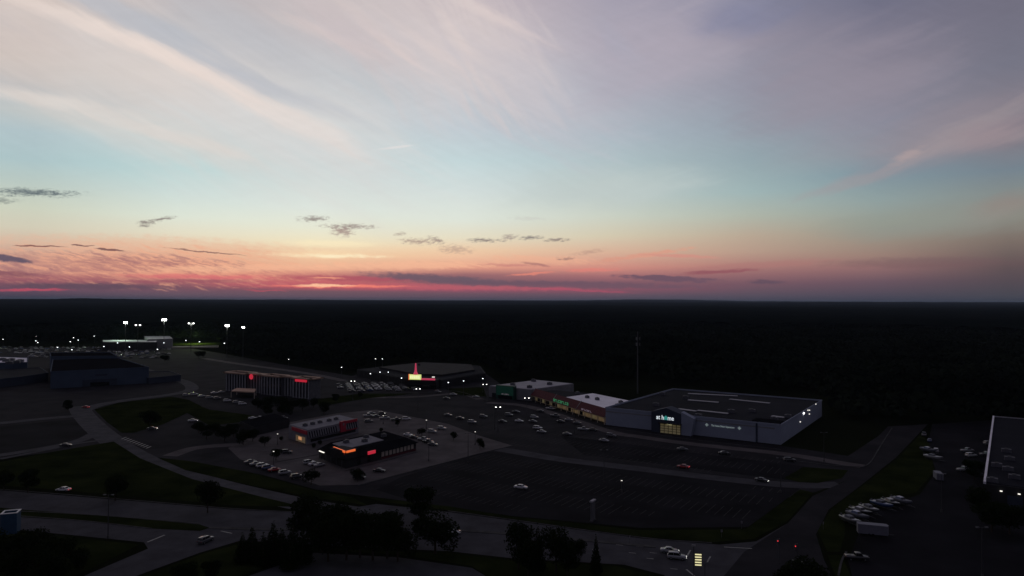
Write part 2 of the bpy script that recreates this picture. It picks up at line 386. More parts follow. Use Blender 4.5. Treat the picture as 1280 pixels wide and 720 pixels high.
ORD = ['first','second','third','fourth','fifth','sixth','seventh','eighth','ninth','tenth','eleventh','twelfth','thirteenth','fourteenth','fifteenth','sixteenth','seventeenth','eighteenth','nineteenth','twentieth']
def ordw(i):
    if i < 20: return ORD[i]
    t = ['','','twenty','thirty','forty','fifty'][(i+1)//10]; u = (i+1) % 10
    return (t[:-1]+'ieth') if u == 0 else t+'-'+ORD[u-1]
def smooth_line(pts, n=8):
    P = [Vector((p[0], p[1], 0)) for p in pts]; P = [P[0]*2-P[1]] + P + [P[-1]*2-P[-2]]; out = []
    for i in range(1, len(P)-2):
        for k in range(n):
            t = k/n; a, b, c, d = P[i-1:i+3]
            out.append(.5*((2*b) + (c-a)*t + (2*a-5*b+4*c-d)*t*t + (3*b-a-3*c+d)*t**3))
    out.append(P[-2]); return out
def ribbon(mb, pts, w, z, h=0):
    n = len(pts); Ls, Rs = [], []
    for i, p in enumerate(pts):
        d = (pts[min(i+1,n-1)] - pts[max(i-1,0)]).normalized(); q = Vector((-d.y, d.x, 0))
        Ls.append(p+q*w/2); Rs.append(p-q*w/2)
    for i in range(n-1):
        if h: mb.prism([Rs[i], Rs[i+1], Ls[i+1], Ls[i]], z, z+h)
        else: mb.f.append([mb.pt((v.x, v.y, z)) for v in (Rs[i], Rs[i+1], Ls[i+1], Ls[i])])
    return mb
GP = lambda pts: [G(*p) for p in pts]
def text_mesh(body, size, ext=.05, off=0.0):
    cu = bpy.data.curves.new('t', 'FONT'); cu.body = body; cu.size = size; cu.extrude = ext; cu.offset = off; cu.align_x = 'LEFT'; cu.resolution_u = 4
    o = bpy.data.objects.new('t', cu); COL.objects.link(o); bpy.context.view_layer.update()
    me = bpy.data.meshes.new_from_object(o); bpy.data.objects.remove(o); bpy.data.curves.remove(cu); me.materials.clear(); return me
class Wall:                       # frame on a facade from A to B (2-D), outward normal facing the camera side
    def __init__(s, A, B, flip=False):
        s.A = Vector((A[0], A[1], 0)); B = Vector((B[0], B[1], 0)); s.len = (B-s.A).length; s.u = (B-s.A).normalized(); s.n = Vector((s.u.y, -s.u.x, 0))
        if flip: s.n = -s.n
        s.rz = math.atan2(s.u.y, s.u.x)
    def p(s, t, z, out=0): q = s.A + s.u*t + s.n*out; return Vector((q.x, q.y, z))
    def box(s, mb, t0, t1, z0, z1, o0, o1): 
        c = s.p((t0+t1)/2, (z0+z1)/2, (o0+o1)/2); return mb.box(c, (t1-t0, abs(o1-o0), z1-z0), s.rz)
    def text(s, body, size, t, z, out, m, name, parent, off=0.0, ext=.05, width=None):
        me = text_mesh(body, size, ext, off); o = link(name, me, m, parent)
        if width:
            x = [v.co.x for v in me.vertices]; k = width/(max(x)-min(x)); me.transform(Matrix.Diagonal((k,1,1,1)))
        loc = s.p(t, z, out) - (parent.location if parent else Vector())
        X = s.u; Z = s.n; Y = Vector((0,0,1))
        me.transform(Matrix.Translation(loc) @ Matrix((X, Y, Z)).transposed().to_4x4()); return o

# ------------------------------------------------------------------ ground, lots and roads
def disc(rad, n=96): return [Vector((rad*math.cos(2*PI*k/n), rad*math.sin(2*PI*k/n), 0)) for k in range(n)]
g = MB(); c0 = g.pt((0,0,0)); prevr = None
for rad in (300, 700, 1500, 3500, 8000, 20000, 60000):
    ring = [g.pt(p) for p in disc(rad)]
    if prevr is None: g.f += [[c0, ring[k], ring[(k+1)%96]] for k in range(96)]
    else: g.f += [[prevr[k], ring[k], ring[(k+1)%96], prevr[(k+1)%96]] for k in range(96)]
    prevr = ring
struct('ground', g, 'soil')
def sheet(name, px, z, m): return struct(name, MB().flat(GP(px), z), m)
sheet('parking_lot', [(-160,436),(60,434),(230,434),(290,444),(350,455),(440,470),(470,459),(600,462),(640,490),(757,529),(976,557),(1060,570),(1098,545),(1110,533),(1150,531),(1120,566),(1060,600),(1020,615),(985,622),(935,659),(800,660),(640,645),(520,628),(440,618),(395,612),(330,594),(240,577),(200,583),(130,560),(60,566),(0,573),(-160,590)], .02, 'asphalt')
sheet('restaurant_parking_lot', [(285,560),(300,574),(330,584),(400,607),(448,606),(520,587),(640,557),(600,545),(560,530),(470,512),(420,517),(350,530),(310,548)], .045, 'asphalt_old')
sheet('main_road', [(-120,606),(0,613),(160,626),(290,637),(400,642),(470,630),(560,640),(640,651),(800,673),(900,681),(945,677),(985,654),(1016,620),(1060,600),(1085,580),(1112,534),(1160,530),(1120,572),(1072,610),(1036,637),(1020,668),(1030,700),(1060,760),(1090,900),(950,900),(850,740),(830,719),(780,706),(640,698),(560,689),(440,684),(350,678),(300,676),(250,691),(165,722),(60,775),(-120,900),(-300,900),(20,760),(110,718),(185,686),(180,678),(0,660),(-120,652)], .045, 'road')
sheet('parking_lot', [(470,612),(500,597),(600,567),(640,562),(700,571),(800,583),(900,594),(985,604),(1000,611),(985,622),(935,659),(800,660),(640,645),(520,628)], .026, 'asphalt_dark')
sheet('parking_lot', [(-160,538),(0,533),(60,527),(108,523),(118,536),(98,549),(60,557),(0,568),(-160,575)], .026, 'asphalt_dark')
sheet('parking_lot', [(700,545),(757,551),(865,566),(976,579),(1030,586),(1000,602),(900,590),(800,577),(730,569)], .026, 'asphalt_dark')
sheet('access_road', [(985,654),(1016,620),(1060,600),(1085,580),(1112,534),(1160,530),(1120,572),(1072,610),(1036,637),(1020,668),(1030,700),(1060,760),(1090,900),(950,900),(905,720),(930,690)], .055, 'asphalt')  # darker colour stands in for weaker sunset glow on this side
def road(name, px, w, z=.055, m='road_pale'): return struct(name, ribbon(MB(), smooth_line(GP(px)), w, z), m)
road('ring_road', [(98,508),(104,518),(118,533),(140,551),(170,570),(210,587),(260,603),(320,618),(380,631),(450,642)], 11, .06)
road('side_road', [(104,513),(125,506),(160,500),(200,495),(226,491),(240,486),(232,478),(205,470),(180,462)], 9, .066)
road('side_road', [(108,519),(60,523),(0,529),(-80,536)], 8, .072)
road('side_road', [(124,539),(104,549),(74,557),(0,569),(-80,578)], 6, .066)
road('side_road', [(140,549),(100,554),(60,562),(0,574)], 3, .078)
road('lot_drive', [(590,556),(640,564),(700,574),(800,586),(900,598),(985,606),(1050,606)], 8, .03, 'road')
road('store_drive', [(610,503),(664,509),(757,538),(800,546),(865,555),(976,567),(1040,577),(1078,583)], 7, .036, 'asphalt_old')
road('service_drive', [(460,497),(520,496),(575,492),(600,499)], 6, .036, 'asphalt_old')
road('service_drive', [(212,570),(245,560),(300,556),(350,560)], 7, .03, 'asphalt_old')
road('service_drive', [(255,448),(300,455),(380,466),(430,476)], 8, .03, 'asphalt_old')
sheet('back_parking_lot', [(1165,530),(1245,525),(1300,525),(1600,560),(1600,900),(1110,900),(1060,700),(1085,640),(1150,618),(1170,590),(1160,556)], .03, 'asphalt_dark')
sheet('corner_parking_lot', [(300,724),(392,691),(500,697),(590,710),(640,740),(500,900),(200,900)], .03, 'road')
grass_px = [
 [(118,512),(150,503),(215,496),(236,500),(252,508),(205,530),(168,541),(152,541),(134,528)],
 [(-160,596),(0,578),(60,566),(142,552),(175,573),(240,599),(330,622),(380,634),(290,632),(160,620),(0,607),(-160,598)],
 [(196,572),(240,577),(310,590),(395,614),(440,622),(460,632),(390,622),(300,604),(232,588)],
 [(-120,627),(0,635),(130,645),(250,656),(262,660),(250,664),(190,661),(100,651),(-120,638)],
 [(-120,656),(0,663),(174,681),(104,716),(10,755),(-300,900),(-900,900),(-400,700)],
 [(170,724),(255,692),(304,679),(350,681),(440,687),(560,692),(640,701),(770,708),(826,722),(845,745),(900,900),(640,900),(640,740),(590,708),(500,694),(392,688),(296,722),(180,900),(-60,900),(60,780)],
 [(455,621),(560,633),(640,646),(800,663),(932,662),(984,624),(1000,612),(1016,616),(984,652),(942,674),(890,678),(800,671),(640,649),(560,638),(480,628)],
 [(1022,664),(1040,636),(1075,610),(1124,572),(1152,541),(1162,556),(1168,590),(1145,616),(1090,626),(1056,642),(1056,668),(1050,690),(1034,690)],
 [(1004,584),(1060,588),(1052,598),(1022,604),(1000,603),(980,598)],
 [(556,486),(604,484),(608,496),(574,494)],
 [(226,512),(236,503),(262,512),(320,520),(318,526),(262,532)],
 [(390,500),(450,492),(520,492),(460,498),(400,508)],
 [(1034,694),(1052,694),(1070,735),(1090,860),(1060,760)]]
for i, p in enumerate(grass_px): sheet('grass_verge', p, .085 + .003*(i % 3), 'grass')
mb = MB()
for p in ([(-120,641),(0,647),(130,658)],): pass
ribbon(mb, smooth_line(GP([(262,660),(330,662),(420,662),(520,661),(600,665),(700,673),(820,684)])), 1.6, .0, .16)
struct('road_median', mb, 'kerb_dark')
kb = MB()
for p in ([(1078,584),(1088,578),(1098,562),(1108,546),(1115,535)], [(1000,577),(1040,582),(1078,584)], [(-120,605),(0,612),(160,625),(290,636),(380,641)], [(20,645),(100,651),(190,661)],
          [(448,607),(520,588),(600,567),(642,557)], [(560,639),(640,650),(800,672),(890,679)], [(757,534),(818,543),(868,550),(976,562)], [(344,578),(400,568),(440,560)],
          [(1048,720),(1052,702),(1058,690)], [(-60,636),(100,643),(250,655)], [(430,589),(475,578),(522,565)], [(480,498),(560,488),(610,501)], [(300,528),(322,540),(345,531),(380,523)]):
    ribbon(kb, smooth_line(GP(p), 5), .5, 0, .17)
struct('kerb', kb, 'kerb_dark')
# painted markings
ml = MB()
Ud = Vector((math.cos(R(57)), math.sin(R(57)), 0)); Vd = Vector((Ud.y, -Ud.x, 0))
def line(a, b, w=.14, z=.05): 
    a = Vector((a[0],a[1],0)); b = Vector((b[0],b[1],0)); d = (b-a).normalized(); q = Vector((-d.y, d.x, 0))*w/2
    ml.f.append([ml.pt((v.x, v.y, z)) for v in (a-q, b-q, b+q, a+q)])
def inside(p, poly):
    c = False
    for a, b in zip(poly, poly[1:]+poly[:1]):
        if (a.y > p.y) != (b.y > p.y) and p.x < (b.x-a.x)*(p.y-a.y)/(b.y-a.y)+a.x: c = not c
    return c
def stalls(px, dirv, z=.05, w=.14):
    poly = GP(px); e = Vector((-dirv.y, dirv.x, 0)); cs = [v for v in poly]
    a0, a1 = min(v.dot(dirv) for v in cs), max(v.dot(dirv) for v in cs); b0, b1 = min(v.dot(e) for v in cs), max(v.dot(e) for v in cs)
    b = b0
    while b < b1:
        a = a0
        while a < a1:
            for s_ in (0, 1):
                p = dirv*a + e*(b + s_*5.4); q = p + e*5.2
                if inside(p, poly) and inside(q, poly): line(p, q, w, z)
            a += 2.75
        b += 18
stalls([(480,612),(600,566),(800,590),(985,612),(930,650),(640,640)], Vd)
stalls([(620,545),(700,540),(757,545),(860,560),(980,574),(985,600),(800,583),(640,560)], Vd)
stalls([(440,500),(560,500),(620,512),(640,540),(600,545),(520,515)], Vd)
stalls([(470,592),(520,566),(600,552),(630,557),(520,584)], Vd, .075)
stalls([(400,475),(440,472),(520,480),(500,492),(420,490)], Vd)
struct('stall_marking', ml, 'paint_line'); ml = MB()
for x0, y0 in ((786,691),(812,691),(808,698),(838,711),(795,683),(770,681),(740,687),(700,681),(660,676)):
    a = G(x0, y0); line(a, a + (G(x0+9, y0+.9)-a), .25, .075)
line(G(184,678), G(206,669), .6, .075); line(G(276,664), G(290,667), .4, .075)
for a, b in (((858,697),(863,688)), ((884,703),(888,696)), ((858,712),(870,722)), ((990,700),(1010,704)), ((905,684),(940,686))): line(G(*a), G(*b), .4, .075)
for k in range(10):
    a = G(152+k*3.4, 549+k*1.3); b = G(158+k*3.4, 546.5+k*1.3); line(a, b, .8, .09)
struct('road_marking', ml, 'road_line')

# ------------------------------------------------------------------ vehicles
def sect(x, hw, z0, z1, tw=None, rnd=.18):
    tw = hw*.9 if tw is None else tw
    return [(x,-hw*.94,z0),(x,hw*.94,z0),(x,hw,z0+.2),(x,hw,z1-rnd),(x,tw,z1),(x,-tw,z1),(x,-hw,z1-rnd),(x,-hw,z0+.2)]
def car_meshes():
    out = {}
    for kind in ('sedan', 'suv', 'pickup_truck', 'van'):
        if kind == 'sedan': Lh, hw = 2.35, .9; body = [(-2.35,.78,.35,.85),(-2.2,.88,.28,.95),(-1.3,.9,.25,.98),(.9,.9,.25,.95),(1.9,.88,.26,.82),(2.3,.78,.32,.68),(2.38,.7,.38,.6)]; cab = (-1.55,-.85,.45,1.15,1.42,.92)
        elif kind == 'suv': Lh, hw = 2.35, .95; body = [(-2.35,.85,.4,1.0),(-2.25,.93,.35,1.1),(1.0,.95,.32,1.1),(2.0,.93,.34,1.0),(2.32,.84,.4,.85),(2.38,.78,.45,.75)]; cab = (-2.25,-1.95,.45,1.05,1.75,1.08)
        elif kind == 'pickup_truck': Lh, hw = 2.8, .98; body = [(-2.8,.93,.45,1.1),(-2.7,.97,.4,1.12),(1.4,.98,.36,1.12),(2.5,.95,.38,1.05),(2.8,.86,.45,.9)]; cab = (-.55,-.35,.85,1.4,1.85,1.1)
        else: Lh, hw = 2.6, .98; body = [(-2.6,.92,.4,1.25),(-2.5,.97,.36,1.3),(1.4,.98,.34,1.28),(2.3,.94,.36,1.1),(2.6,.85,.42,.9)]; cab = (-2.5,-2.35,1.1,1.8,2.15,1.28)
        b = MB(); b.loft([sect(*r) for r in body])
        x0, x1, x2, x3, zt, zb = cab
        zb -= .03
        # roof panel with pillars; glass is its own mesh just outside the pillar core
        rw = hw*.74
        rf = [(x1-.08,rw-.03,zt-.06),(x1,rw,zt),((x1+x2)/2,rw+.02,zt+.04),(x2,rw-.02,zt-.01),(x2+.12,rw-.08,zt-.08)]
        b.loft([[(x,-w,z-.05),(x,w,z-.05),(x,w*.94,z),(x,-w*.94,z)] for x, w, z in rf])
        for xa, xb in ((x0,x1),(x3,x2),((x1+x2)/2-.05,(x1+x2)/2-.05)):
            for sy in (-1,1): b.tube((xa, sy*(hw*.86+.01), zb), (xb, sy*(rw+.015), zt-.04), .045, n=4)
        gl = MB(); gl.loft([[(x0+.02,-hw*.84,zb),(x0+.02,hw*.84,zb),(x3-.02,hw*.84,zb),(x3-.02,-hw*.84,zb)], [(x1,-rw,zt-.06),(x1,rw,zt-.06),(x2,rw,zt-.06),(x2,-rw,zt-.06)]])
        if kind == 'pickup_truck':
            b.box((-2.0,0,1.13),(1.3,1.5,.03))
        wl = MB(); wl.tube((0,-.11,0),(0,.11,0),.34,n=14); wr = MB(); wr.tube((0,.105,0),(0,.125,0),.2,n=10)
        hd = MB(); hd.box((0,0,0),(.12,.36,.14)); tl = MB(); tl.box((0,0,0),(.08,.3,.16))
        out[kind] = dict(body=b.mesh('body', True), glass=gl.mesh('windows'), wheel=wl.mesh('wheel'), rim=wr.mesh('rim'), head=hd.mesh('headlight'), tail=tl.mesh('tail_light'), hw=hw, L=body[-1][0], B=-body[0][0], zf=body[-1][3], zr=body[0][3], ax=Lh*.62)
        simple = MB(); simple.v = list(b.v); simple.f = list(b.f); out[kind]['sv'] = (b, gl)
    return out
CM = car_meshes()
protos = {}
def copy_mesh_mat(me, m):
    k = me.copy(); k.materials.clear(); k.materials.append(MT[m]); return k
meshcache = {}
def cm(kind, part, m):
    key = (kind, part, m)
    if key not in meshcache: meshcache[key] = copy_mesh_mat(CM[kind][part], m)
    return meshcache[key]
def make_car(kind, color, lights=None):
    c = CM[kind]; t = bpy.data.objects.new(kind, None); COL.objects.link(t)
    link('body', cm(kind,'body','paint_'+color), None, t)
    link('windows', cm(kind,'glass','glass'), None, t)
    for sx in (-1,1):
        for sy in (-1,1):
            w = link('wheel', cm(kind,'wheel','tire'), None, t); w.location = (sx*c['ax'], sy*(c['hw']-.09), .34)
            r = link('rim', cm(kind,'rim','rim'), None, w)
            if sy < 0: r.rotation_euler = (0,0,PI)
    for sy in (-1,1):
        h = link('headlight', cm(kind,'head','head_on' if lights in ('head','both') else 'lamp_clear'), None, t); h.location = (c['L']-.03, sy*c['hw']*.6, c['zf']-.08)
        q = link('tail_light', cm(kind,'tail','tail_on' if lights in ('tail','both') else 'lens_red'), None, t); q.location = (-c['B']-.01, sy*c['hw']*.68, c['zr']-.14)
    return t
far_mesh = {}
def far_car(kind, color):
    key = (kind, color)
    if key not in far_mesh:
        b, gl = CM[kind]['sv']; me = MB(); me.v = list(b.v) + list(gl.v); k = len(b.v); me.f = list(b.f) + [[i+k for i in f] for f in gl.f]
        c = CM[kind]; nb = len(b.f)
        for sx in (-1,1):
            for sy in (-1,1): me.tube((sx*c['ax'], sy*(c['hw']-.2), .34), (sx*c['ax'], sy*(c['hw']+.01), .34), .34, n=8)
        me_ = me.mesh(kind); me_.materials.append(MT['paint_'+color]); me_.materials.append(MT['glass']); me_.materials.append(MT['tire'])
        ng = nb + len(gl.f)
        if len(me_.polygons) == len(me.f):
            for i, p in enumerate(me_.polygons): p.material_index = 0 if i < nb else (1 if i < ng else 2); p.use_smooth = i < nb
        far_mesh[key] = me_
    o = bpy.data.objects.new(kind, far_mesh[key]); COL.objects.link(o); return o
KN = dict(sedan='sedan', suv='suv', pickup_truck='pickup truck', van='van')
CAT = dict(sedan='car', suv='suv', pickup_truck='pickup truck', van='van')
def put_car(loc, rz, kind, color, label, group=None, lights=None, far=False, z=.09):
    if far: o = far_car(kind, color)
    else:
        key = (kind, color, lights)
        if key not in protos: protos[key] = make_car(*key); o = protos[key]
        else: o = copy_tree(protos[key], (0,0,0), 0)
    o.location = (loc[0], loc[1], z); o.rotation_euler = (0,0,rz); tag(o, label, CAT[kind], group); return o
def car_px(x, y, deg, kind, color, label, **k): return put_car(G(x, y), R(deg), kind, color, label, **k)

# lone cars
for a in [
 (651,611,-18,'sedan','white','white sedan alone in the middle of the dark lower lot',{}),
 (755,552,-28,'sedan','silver','silver sedan alone in front of the blue store wall, left of the entrance',{}),
 (853,563,-10,'sedan','grey','grey sedan in the lane just below the lettered store entrance',{}),
 (854,585,150,'sedan','red','red car on the lot drive below the store entrance',{'lights':'tail'}),
 (905,568,-5,'sedan','black','black car below the store wall carrying the long slogan',{}),
 (952,602,-35,'sedan','black','black car with lit headlights on the lot drive near its right end',{'lights':'head'}),
 (987,577,-5,'suv','black','black suv near the right end of the store front',{}),
 (837,691,-12,'sedan','silver','silver sedan with headlights on, farther of two side by side on the main road',{'lights':'head','group':'cars waiting at the junction'}),
 (846,699,-14,'suv','silver','silver suv with headlights on, nearer of two side by side on the main road',{'lights':'head','group':'cars waiting at the junction'}),
 (566,667,-15,'sedan','white','white car on the main road peeping out beside the round dark trees',{}),
 (79,614,176,'sedan','white','pale car with red tail lights driving left on the main road',{'lights':'tail'}),
 (107,510,165,'sedan','red','red lit car rounding the bend of the ring road',{'lights':'tail'}),
 (82,558,10,'sedan','black','black car on the side road beside the lower left lawn',{}),
 (257,678,72,'suv','grey','grey suv crossing the junction at the lower left',{}),
 (241,527,20,'sedan','white','white car with lights on beside the dark trees left of the diner',{'lights':'head'}),
 (190,537,15,'sedan','black','black car with lights on below the round tree on the left lawn',{'lights':'head'}),
 (474,590,-10,'sedan','black','black sedan alone in front of the dark steak restaurant',{}),
 (449,599,-10,'suv','black','black suv at the near corner of the restaurant lot',{}),
 (358,567,5,'suv','black','black suv between the two restaurants near the small lamp',{}),
 (430,560,40,'sedan','grey','grey car hard by the left wall of the dark restaurant',{}),
 (595,497,-8,'sedan','silver','silver car beside the small green verge near the cinema',{}),
 (1071,700,-8,'pickup_truck','black','black pickup truck at the bottom right by the pale kerb',{})]:
    kw = dict(a[6]); car_px(*a[:5], a[5], **kw)
def row_cars(pts, deg, desc, group, cols=None, kinds=None, **k):
    for i, (x, y) in enumerate(pts):
        c = cols[i % len(cols)] if cols else random.choice(['white','silver','grey','black','silver','blue'])
        kd = kinds[i % len(kinds)] if kinds else random.choice(['sedan','suv','sedan','suv','pickup_truck'])
        car_px(x, y, deg + random.uniform(-3,3), kd, c, f"{c} {KN[kd]}, {ordw(i)} from the left {desc}", group=group, **k)
row_cars([(313,579),(320,581.5),(328,584),(335,586.5),(343,589),(356,593),(371,598)], 40, 'in the row along the restaurant lawn', 'cars parked along the restaurant lawn', ['grey','silver','white','blue','red','silver','black'], ['sedan','sedan','suv','suv','sedan','suv','suv'])
row_cars([(386,580),(392.5,581.5),(399.5,583)], 50, 'before the dark restaurant corner', 'cars at the dark restaurant corner', ['silver','white','silver'], ['suv','sedan','sedan'])
row_cars([(316,524),(324,524.5),(332,525),(343,522.5),(353,524)], -10, 'in the row behind the diner', 'cars behind the diner', ['white','white','silver','white','grey'])
row_cars([(460,521),(464,517.5),(470,521.5),(478,518.5),(461,528),(481,524),(508,525),(495,526)], 20, 'in the cluster right of the diner', 'cars right of the diner', ['silver','silver','grey','black','grey','silver','white','black'])
row_cars([(510,545),(517,548),(529,551),(535,554),(541,557),(540,541),(552,537)], -25, 'in the group right of the dark restaurant', 'cars right of the dark restaurant', ['white','black','silver','black','grey','silver','silver'])
row_cars([(547,491),(558,499),(567,494)], -15, 'in the trio below the cinema', 'cars below the cinema', ['grey','black','silver'])
row_cars([(645,516),(649,527.5),(668,523),(666,528),(672,536.5),(677,541),(694,521),(701,528),(711,526),(729,538),(741,538.5),(709,544)], -20, 'in the lot before the shop row', 'cars before the shop row', ['black','white','silver','grey','white','silver','grey','black','silver','silver','black','grey'])
row_cars([(560,520),(575,524),(590,529),(604,522),(628,528),(636,520),(688,512),(676,515),(722,530),(764,546)], -25, 'scattered in the lot below the grey store', 'cars below the grey store', ['grey','black','silver','grey','black','grey','silver','black','grey','grey'])
row_cars([(233,495),(243,494),(252,496),(262,498),(268,492),(277,491),(272,499),(284,502),(296,504),(303,506)], 35, 'beside the hotel lawn', 'cars left of the hotel', ['silver','white','white','silver','white','silver','grey','white','silver','white'])
row_cars([(1155,545),(1162,552),(1170,565)], 60, 'at the far end of the boat lot', 'cars at the far end of the boat lot', ['grey','blue','white'])
row_cars([(1209,565),(1214,571),(1205,589),(1222,595),(1233,570),(1236,556)], 10, 'left of the low right-hand building', 'cars left of the low right building', ['silver','white','silver','grey','grey','silver'])
# hotel / cinema lot
o_ = G(428,490.5); u_ = (G(512,488.5) - o_).normalized(); v_ = (G(420,474.5) - G(428,490.5)).normalized(); k_ = 0
for r in range(9):
    k_ = 0
    for i in range(13):
        if random.random() < (.5 if r in (0,8) else .3) or (r > 6 and i > 7) or (r == 0 and i < 5): continue
        p = o_ + u_*(r*6.6) + v_*(i*3.9)
        c = random.choice(['silver','silver','grey','black','white','grey','blue']); kd = random.choice(['sedan','suv','suv','pickup_truck'])
        put_car(p, math.atan2(u_.y, u_.x) + random.uniform(-.06,.06), kd, c, f"{c} {KN[kd]}, {ordw(k_)} from the front in {ordw(r)} file from the left, lot beside hotel", 'cars in the busy lot right of the hotel', far=True); k_ += 1
# far lot near the stadium
ndesc = ['nearest','second','third','fourth','fifth','sixth','seventh','farthest']
for r in range(8):
    y = 446.8 - r*1.75
    xs = np.arange(-2 + random.uniform(0,4), 214 - (r % 3)*12, 6.6)
    k = 0
    for x in xs:
        if random.random() < .28 or (58 < x < 150 and r == 0): continue
        if r < 3 and x < 36: continue
        c = random.choice(['white','silver','grey','white','silver','black','blue']); kd = random.choice(['sedan','suv','van','pickup_truck'])
        put_car(G(x + random.uniform(-.8,.8), y + .004*x), R(75) + random.uniform(-.2,.2), kd, c, f"tiny {c} {KN[kd]}, {ordw(k)} from left in {ndesc[r]} row, far mall lot", 'cars in the far mall lot', far=True); k += 1

# ------------------------------------------------------------------ boats
def boat(loc, rz, m, label, tl):
    tr = thing('boat_trailer', tl, 'trailer', loc, rz, 'boat trailers')
    fr = MB(); fr.box((0,.45,.55),(7,.1,.14)).box((0,-.45,.55),(7,.1,.14)).box((4.2,0,.55),(1.8,.1,.12)).box((-2,0,.5),(.12,1.6,.1)).box((2,0,.6),(.1,1.3,.1)); fr.build('frame', 'metal_grey', tr)
    for sy in (-1,1): MB().tube((-1.4,sy*.8,.33),(-1.4,sy*.98,.33),.33,n=12).build('wheel', 'tire', tr)
    b = thing('motorboat', label, 'boat', Vector(loc) + Vector((0,0,.65)), rz, 'boats on trailers')
    rings = []
    for x, w, zb, zt in ((-3.6,1.1,.15,1.1),(-2,1.2,.05,1.1),(0,1.25,0,1.15),(2,1.05,.1,1.25),(3.3,.55,.45,1.4),(4.0,.06,1.0,1.5)):
        rings.append([(x,0,zb),(x,w*.8,zb+.25),(x,w,zt),(x,w*.9,zt+.06),(x,-w*.9,zt+.06),(x,-w,zt),(x,-w*.8,zb+.25)])
    MB().loft(rings).build('hull', m, b, True)
    ck = MB(); ck.loft([[(-1.6,-.95,1.18),(-1.6,.95,1.18),(-1.4,.8,1.85),(-1.4,-.8,1.85)], [(.7,-.85,1.22),(.7,.85,1.22),(.3,.7,1.8),(.3,-.7,1.8)]]); ck.build('canopy', 'paint_blue' if m == 'boat_skin' else ('boat_skin' if m != 'paint_black' else 'paint_grey'), b)
    MB().loft([[(.75,-.8,1.24),(.75,.8,1.24),(.4,.72,1.75),(.4,-.72,1.75)], [(.82,-.8,1.24),(.82,.8,1.24),(.47,.72,1.75),(.47,-.72,1.75)]]).build('windshield', 'glass', b)
    mo = MB(); mo.box((-3.85,0,1.15),(.45,.45,.6)).box((-3.9,0,.5),(.2,.15,.9)); mo.build('outboard_motor', 'metal_dark', b)
bl = [(1126,631,-24,'boat_skin','the farthest of the slanting row'),(1113,634,-24,'paint_black','second farthest in the slanting row'),(1101,636,-24,'paint_blue','just beyond the middle of the slanting row'),
      (1089,641,-22,'paint_grey','at the middle of the slanting row'),(1080,645,-22,'paint_black','just nearer than the middle of the slanting row'),(1072,650,-20,'boat_skin','second nearest of the slanting row'),(1064,655,-20,'paint_grey','nearest of the slanting row'),
      (1159,566,-70,'boat_skin','below the cars at the far end of the boat lot'),(1166,575,-60,'paint_silver','nearest the grass at the far end of the boat lot')]
for x, y, d, m, w in bl:
    cn = {'white_paint':'white','paint_black':'black','paint_blue':'blue','paint_grey':'grey','paint_silver':'silver','boat_skin':'white'}[m]
    p = G(x, y); e_ = G(x+30, y+11) - p; boat((p.x + random.uniform(-.8,.8), p.y + random.uniform(-.5,.5), .09), (math.atan2(e_.y, e_.x) if x < 1150 else R(d)) + R(random.uniform(-7,7)), m, f"{cn} motorboat with canopy, {w}", f"trailer under the {cn} boat {w}")
def box_trailer(loc, rz, label, s=(6,2.3,2.4)):
    t = thing('box_trailer', label, 'trailer', loc, rz)
    b = MB(); b.prism([(-s[0]/2,-s[1]/2),(s[0]/2,-s[1]/2),(s[0]/2+.5,0),(s[0]/2,s[1]/2),(-s[0]/2,s[1]/2)], .5, .5+s[2]); b.build('box', 'box_skin', t)
    MB().box((s[0]/2+1.1,0,.55),(1.4,.12,.12)).build('hitch', 'metal_dark', t)
    for sx in (-.9, .1):
        for sy in (-1,1): MB().tube((sx,sy*(s[1]/2-.2),.36),(sx,sy*(s[1]/2+.02),.36),.36,n=12).build('wheel', 'tire', t)
box_trailer(G(1090,669)+Vector((0,0,.09)), R(-18), 'large pale box trailer at the near end of the boat row', (7.5,2.5,2.6))
box_trailer(G(1173,600)+Vector((0,0,.09)), R(70), 'white box trailer standing alone in the boat lot', (5.5,2.3,2.2))

# ------------------------------------------------------------------ buildings
def footprint_thing(name, label, cat, poly, group=None):
    c = sum((Vector((p[0],p[1],0)) for p in poly), Vector())/len(poly); return thing(name, label, cat, c, 0, group)
def roof_unit(loc, s, rz, label, group, parent=None):
    t = thing('rooftop_unit', label, 'rooftop unit', loc, rz, group)
    b = MB(); b.box((0,0,s[2]/2+.15),(s[0],s[1],s[2])); b.box((0,0,.07),(s[0]+.2,s[1]+.2,.14)); b.build('housing', 'unit', t)
    MB().tube((0,0,s[2]+.15),(0,0,s[2]+.4),min(s[0],s[1])*.35,n=12).build('fan', 'metal_dark', t); return t
# --- big blue home store
A, B = G(757,531), G(976,556); W0 = Wall(A, B); Lw = W0.len
C_ = Vector((164.3,373.4,0)); bk_l = A + (C_-B)*1.0
poly = [A, B, C_ + (C_-B)*.35, A + (C_-B)*1.35]
hs = footprint_thing('home_store', 'huge blue walled store with dark flat roof and a black gabled entrance', 'store', poly)
mb = MB(hs.location); mb.prism(poly, 0, 8.6); mb.build('wall', 'wall_blue', hs)
cen = sum(poly, Vector())/4
ins = [p + (cen-p).normalized()*.7 for p in poly]
mb = MB(hs.location); mb.prism(ins, 8.4, 8.75); mb.build('roof', 'roof_dark', hs)
mb = MB(hs.location)
for a, b in zip(poly, poly[1:]+poly[:1]):
    d = (b-a); mb.box(((a+b)/2).to_tuple()[:2] + (9.0,), (d.length+.3, .35, .8), math.atan2(d.y, d.x))
mb.build('parapet', 'wall_blue', hs)
mb = MB(hs.location); W0.box(mb, 0, Lw*.97, 6.9, 7.5, 0, .12); mb.build('band', 'wall_grey', hs)
def tt(px): # position along the front for a photo x
    a = ray(px, 540); t = (A.x*a[1] - A.y*a[0]) / (W0.u.y*a[0] - W0.u.x*a[1]); return t
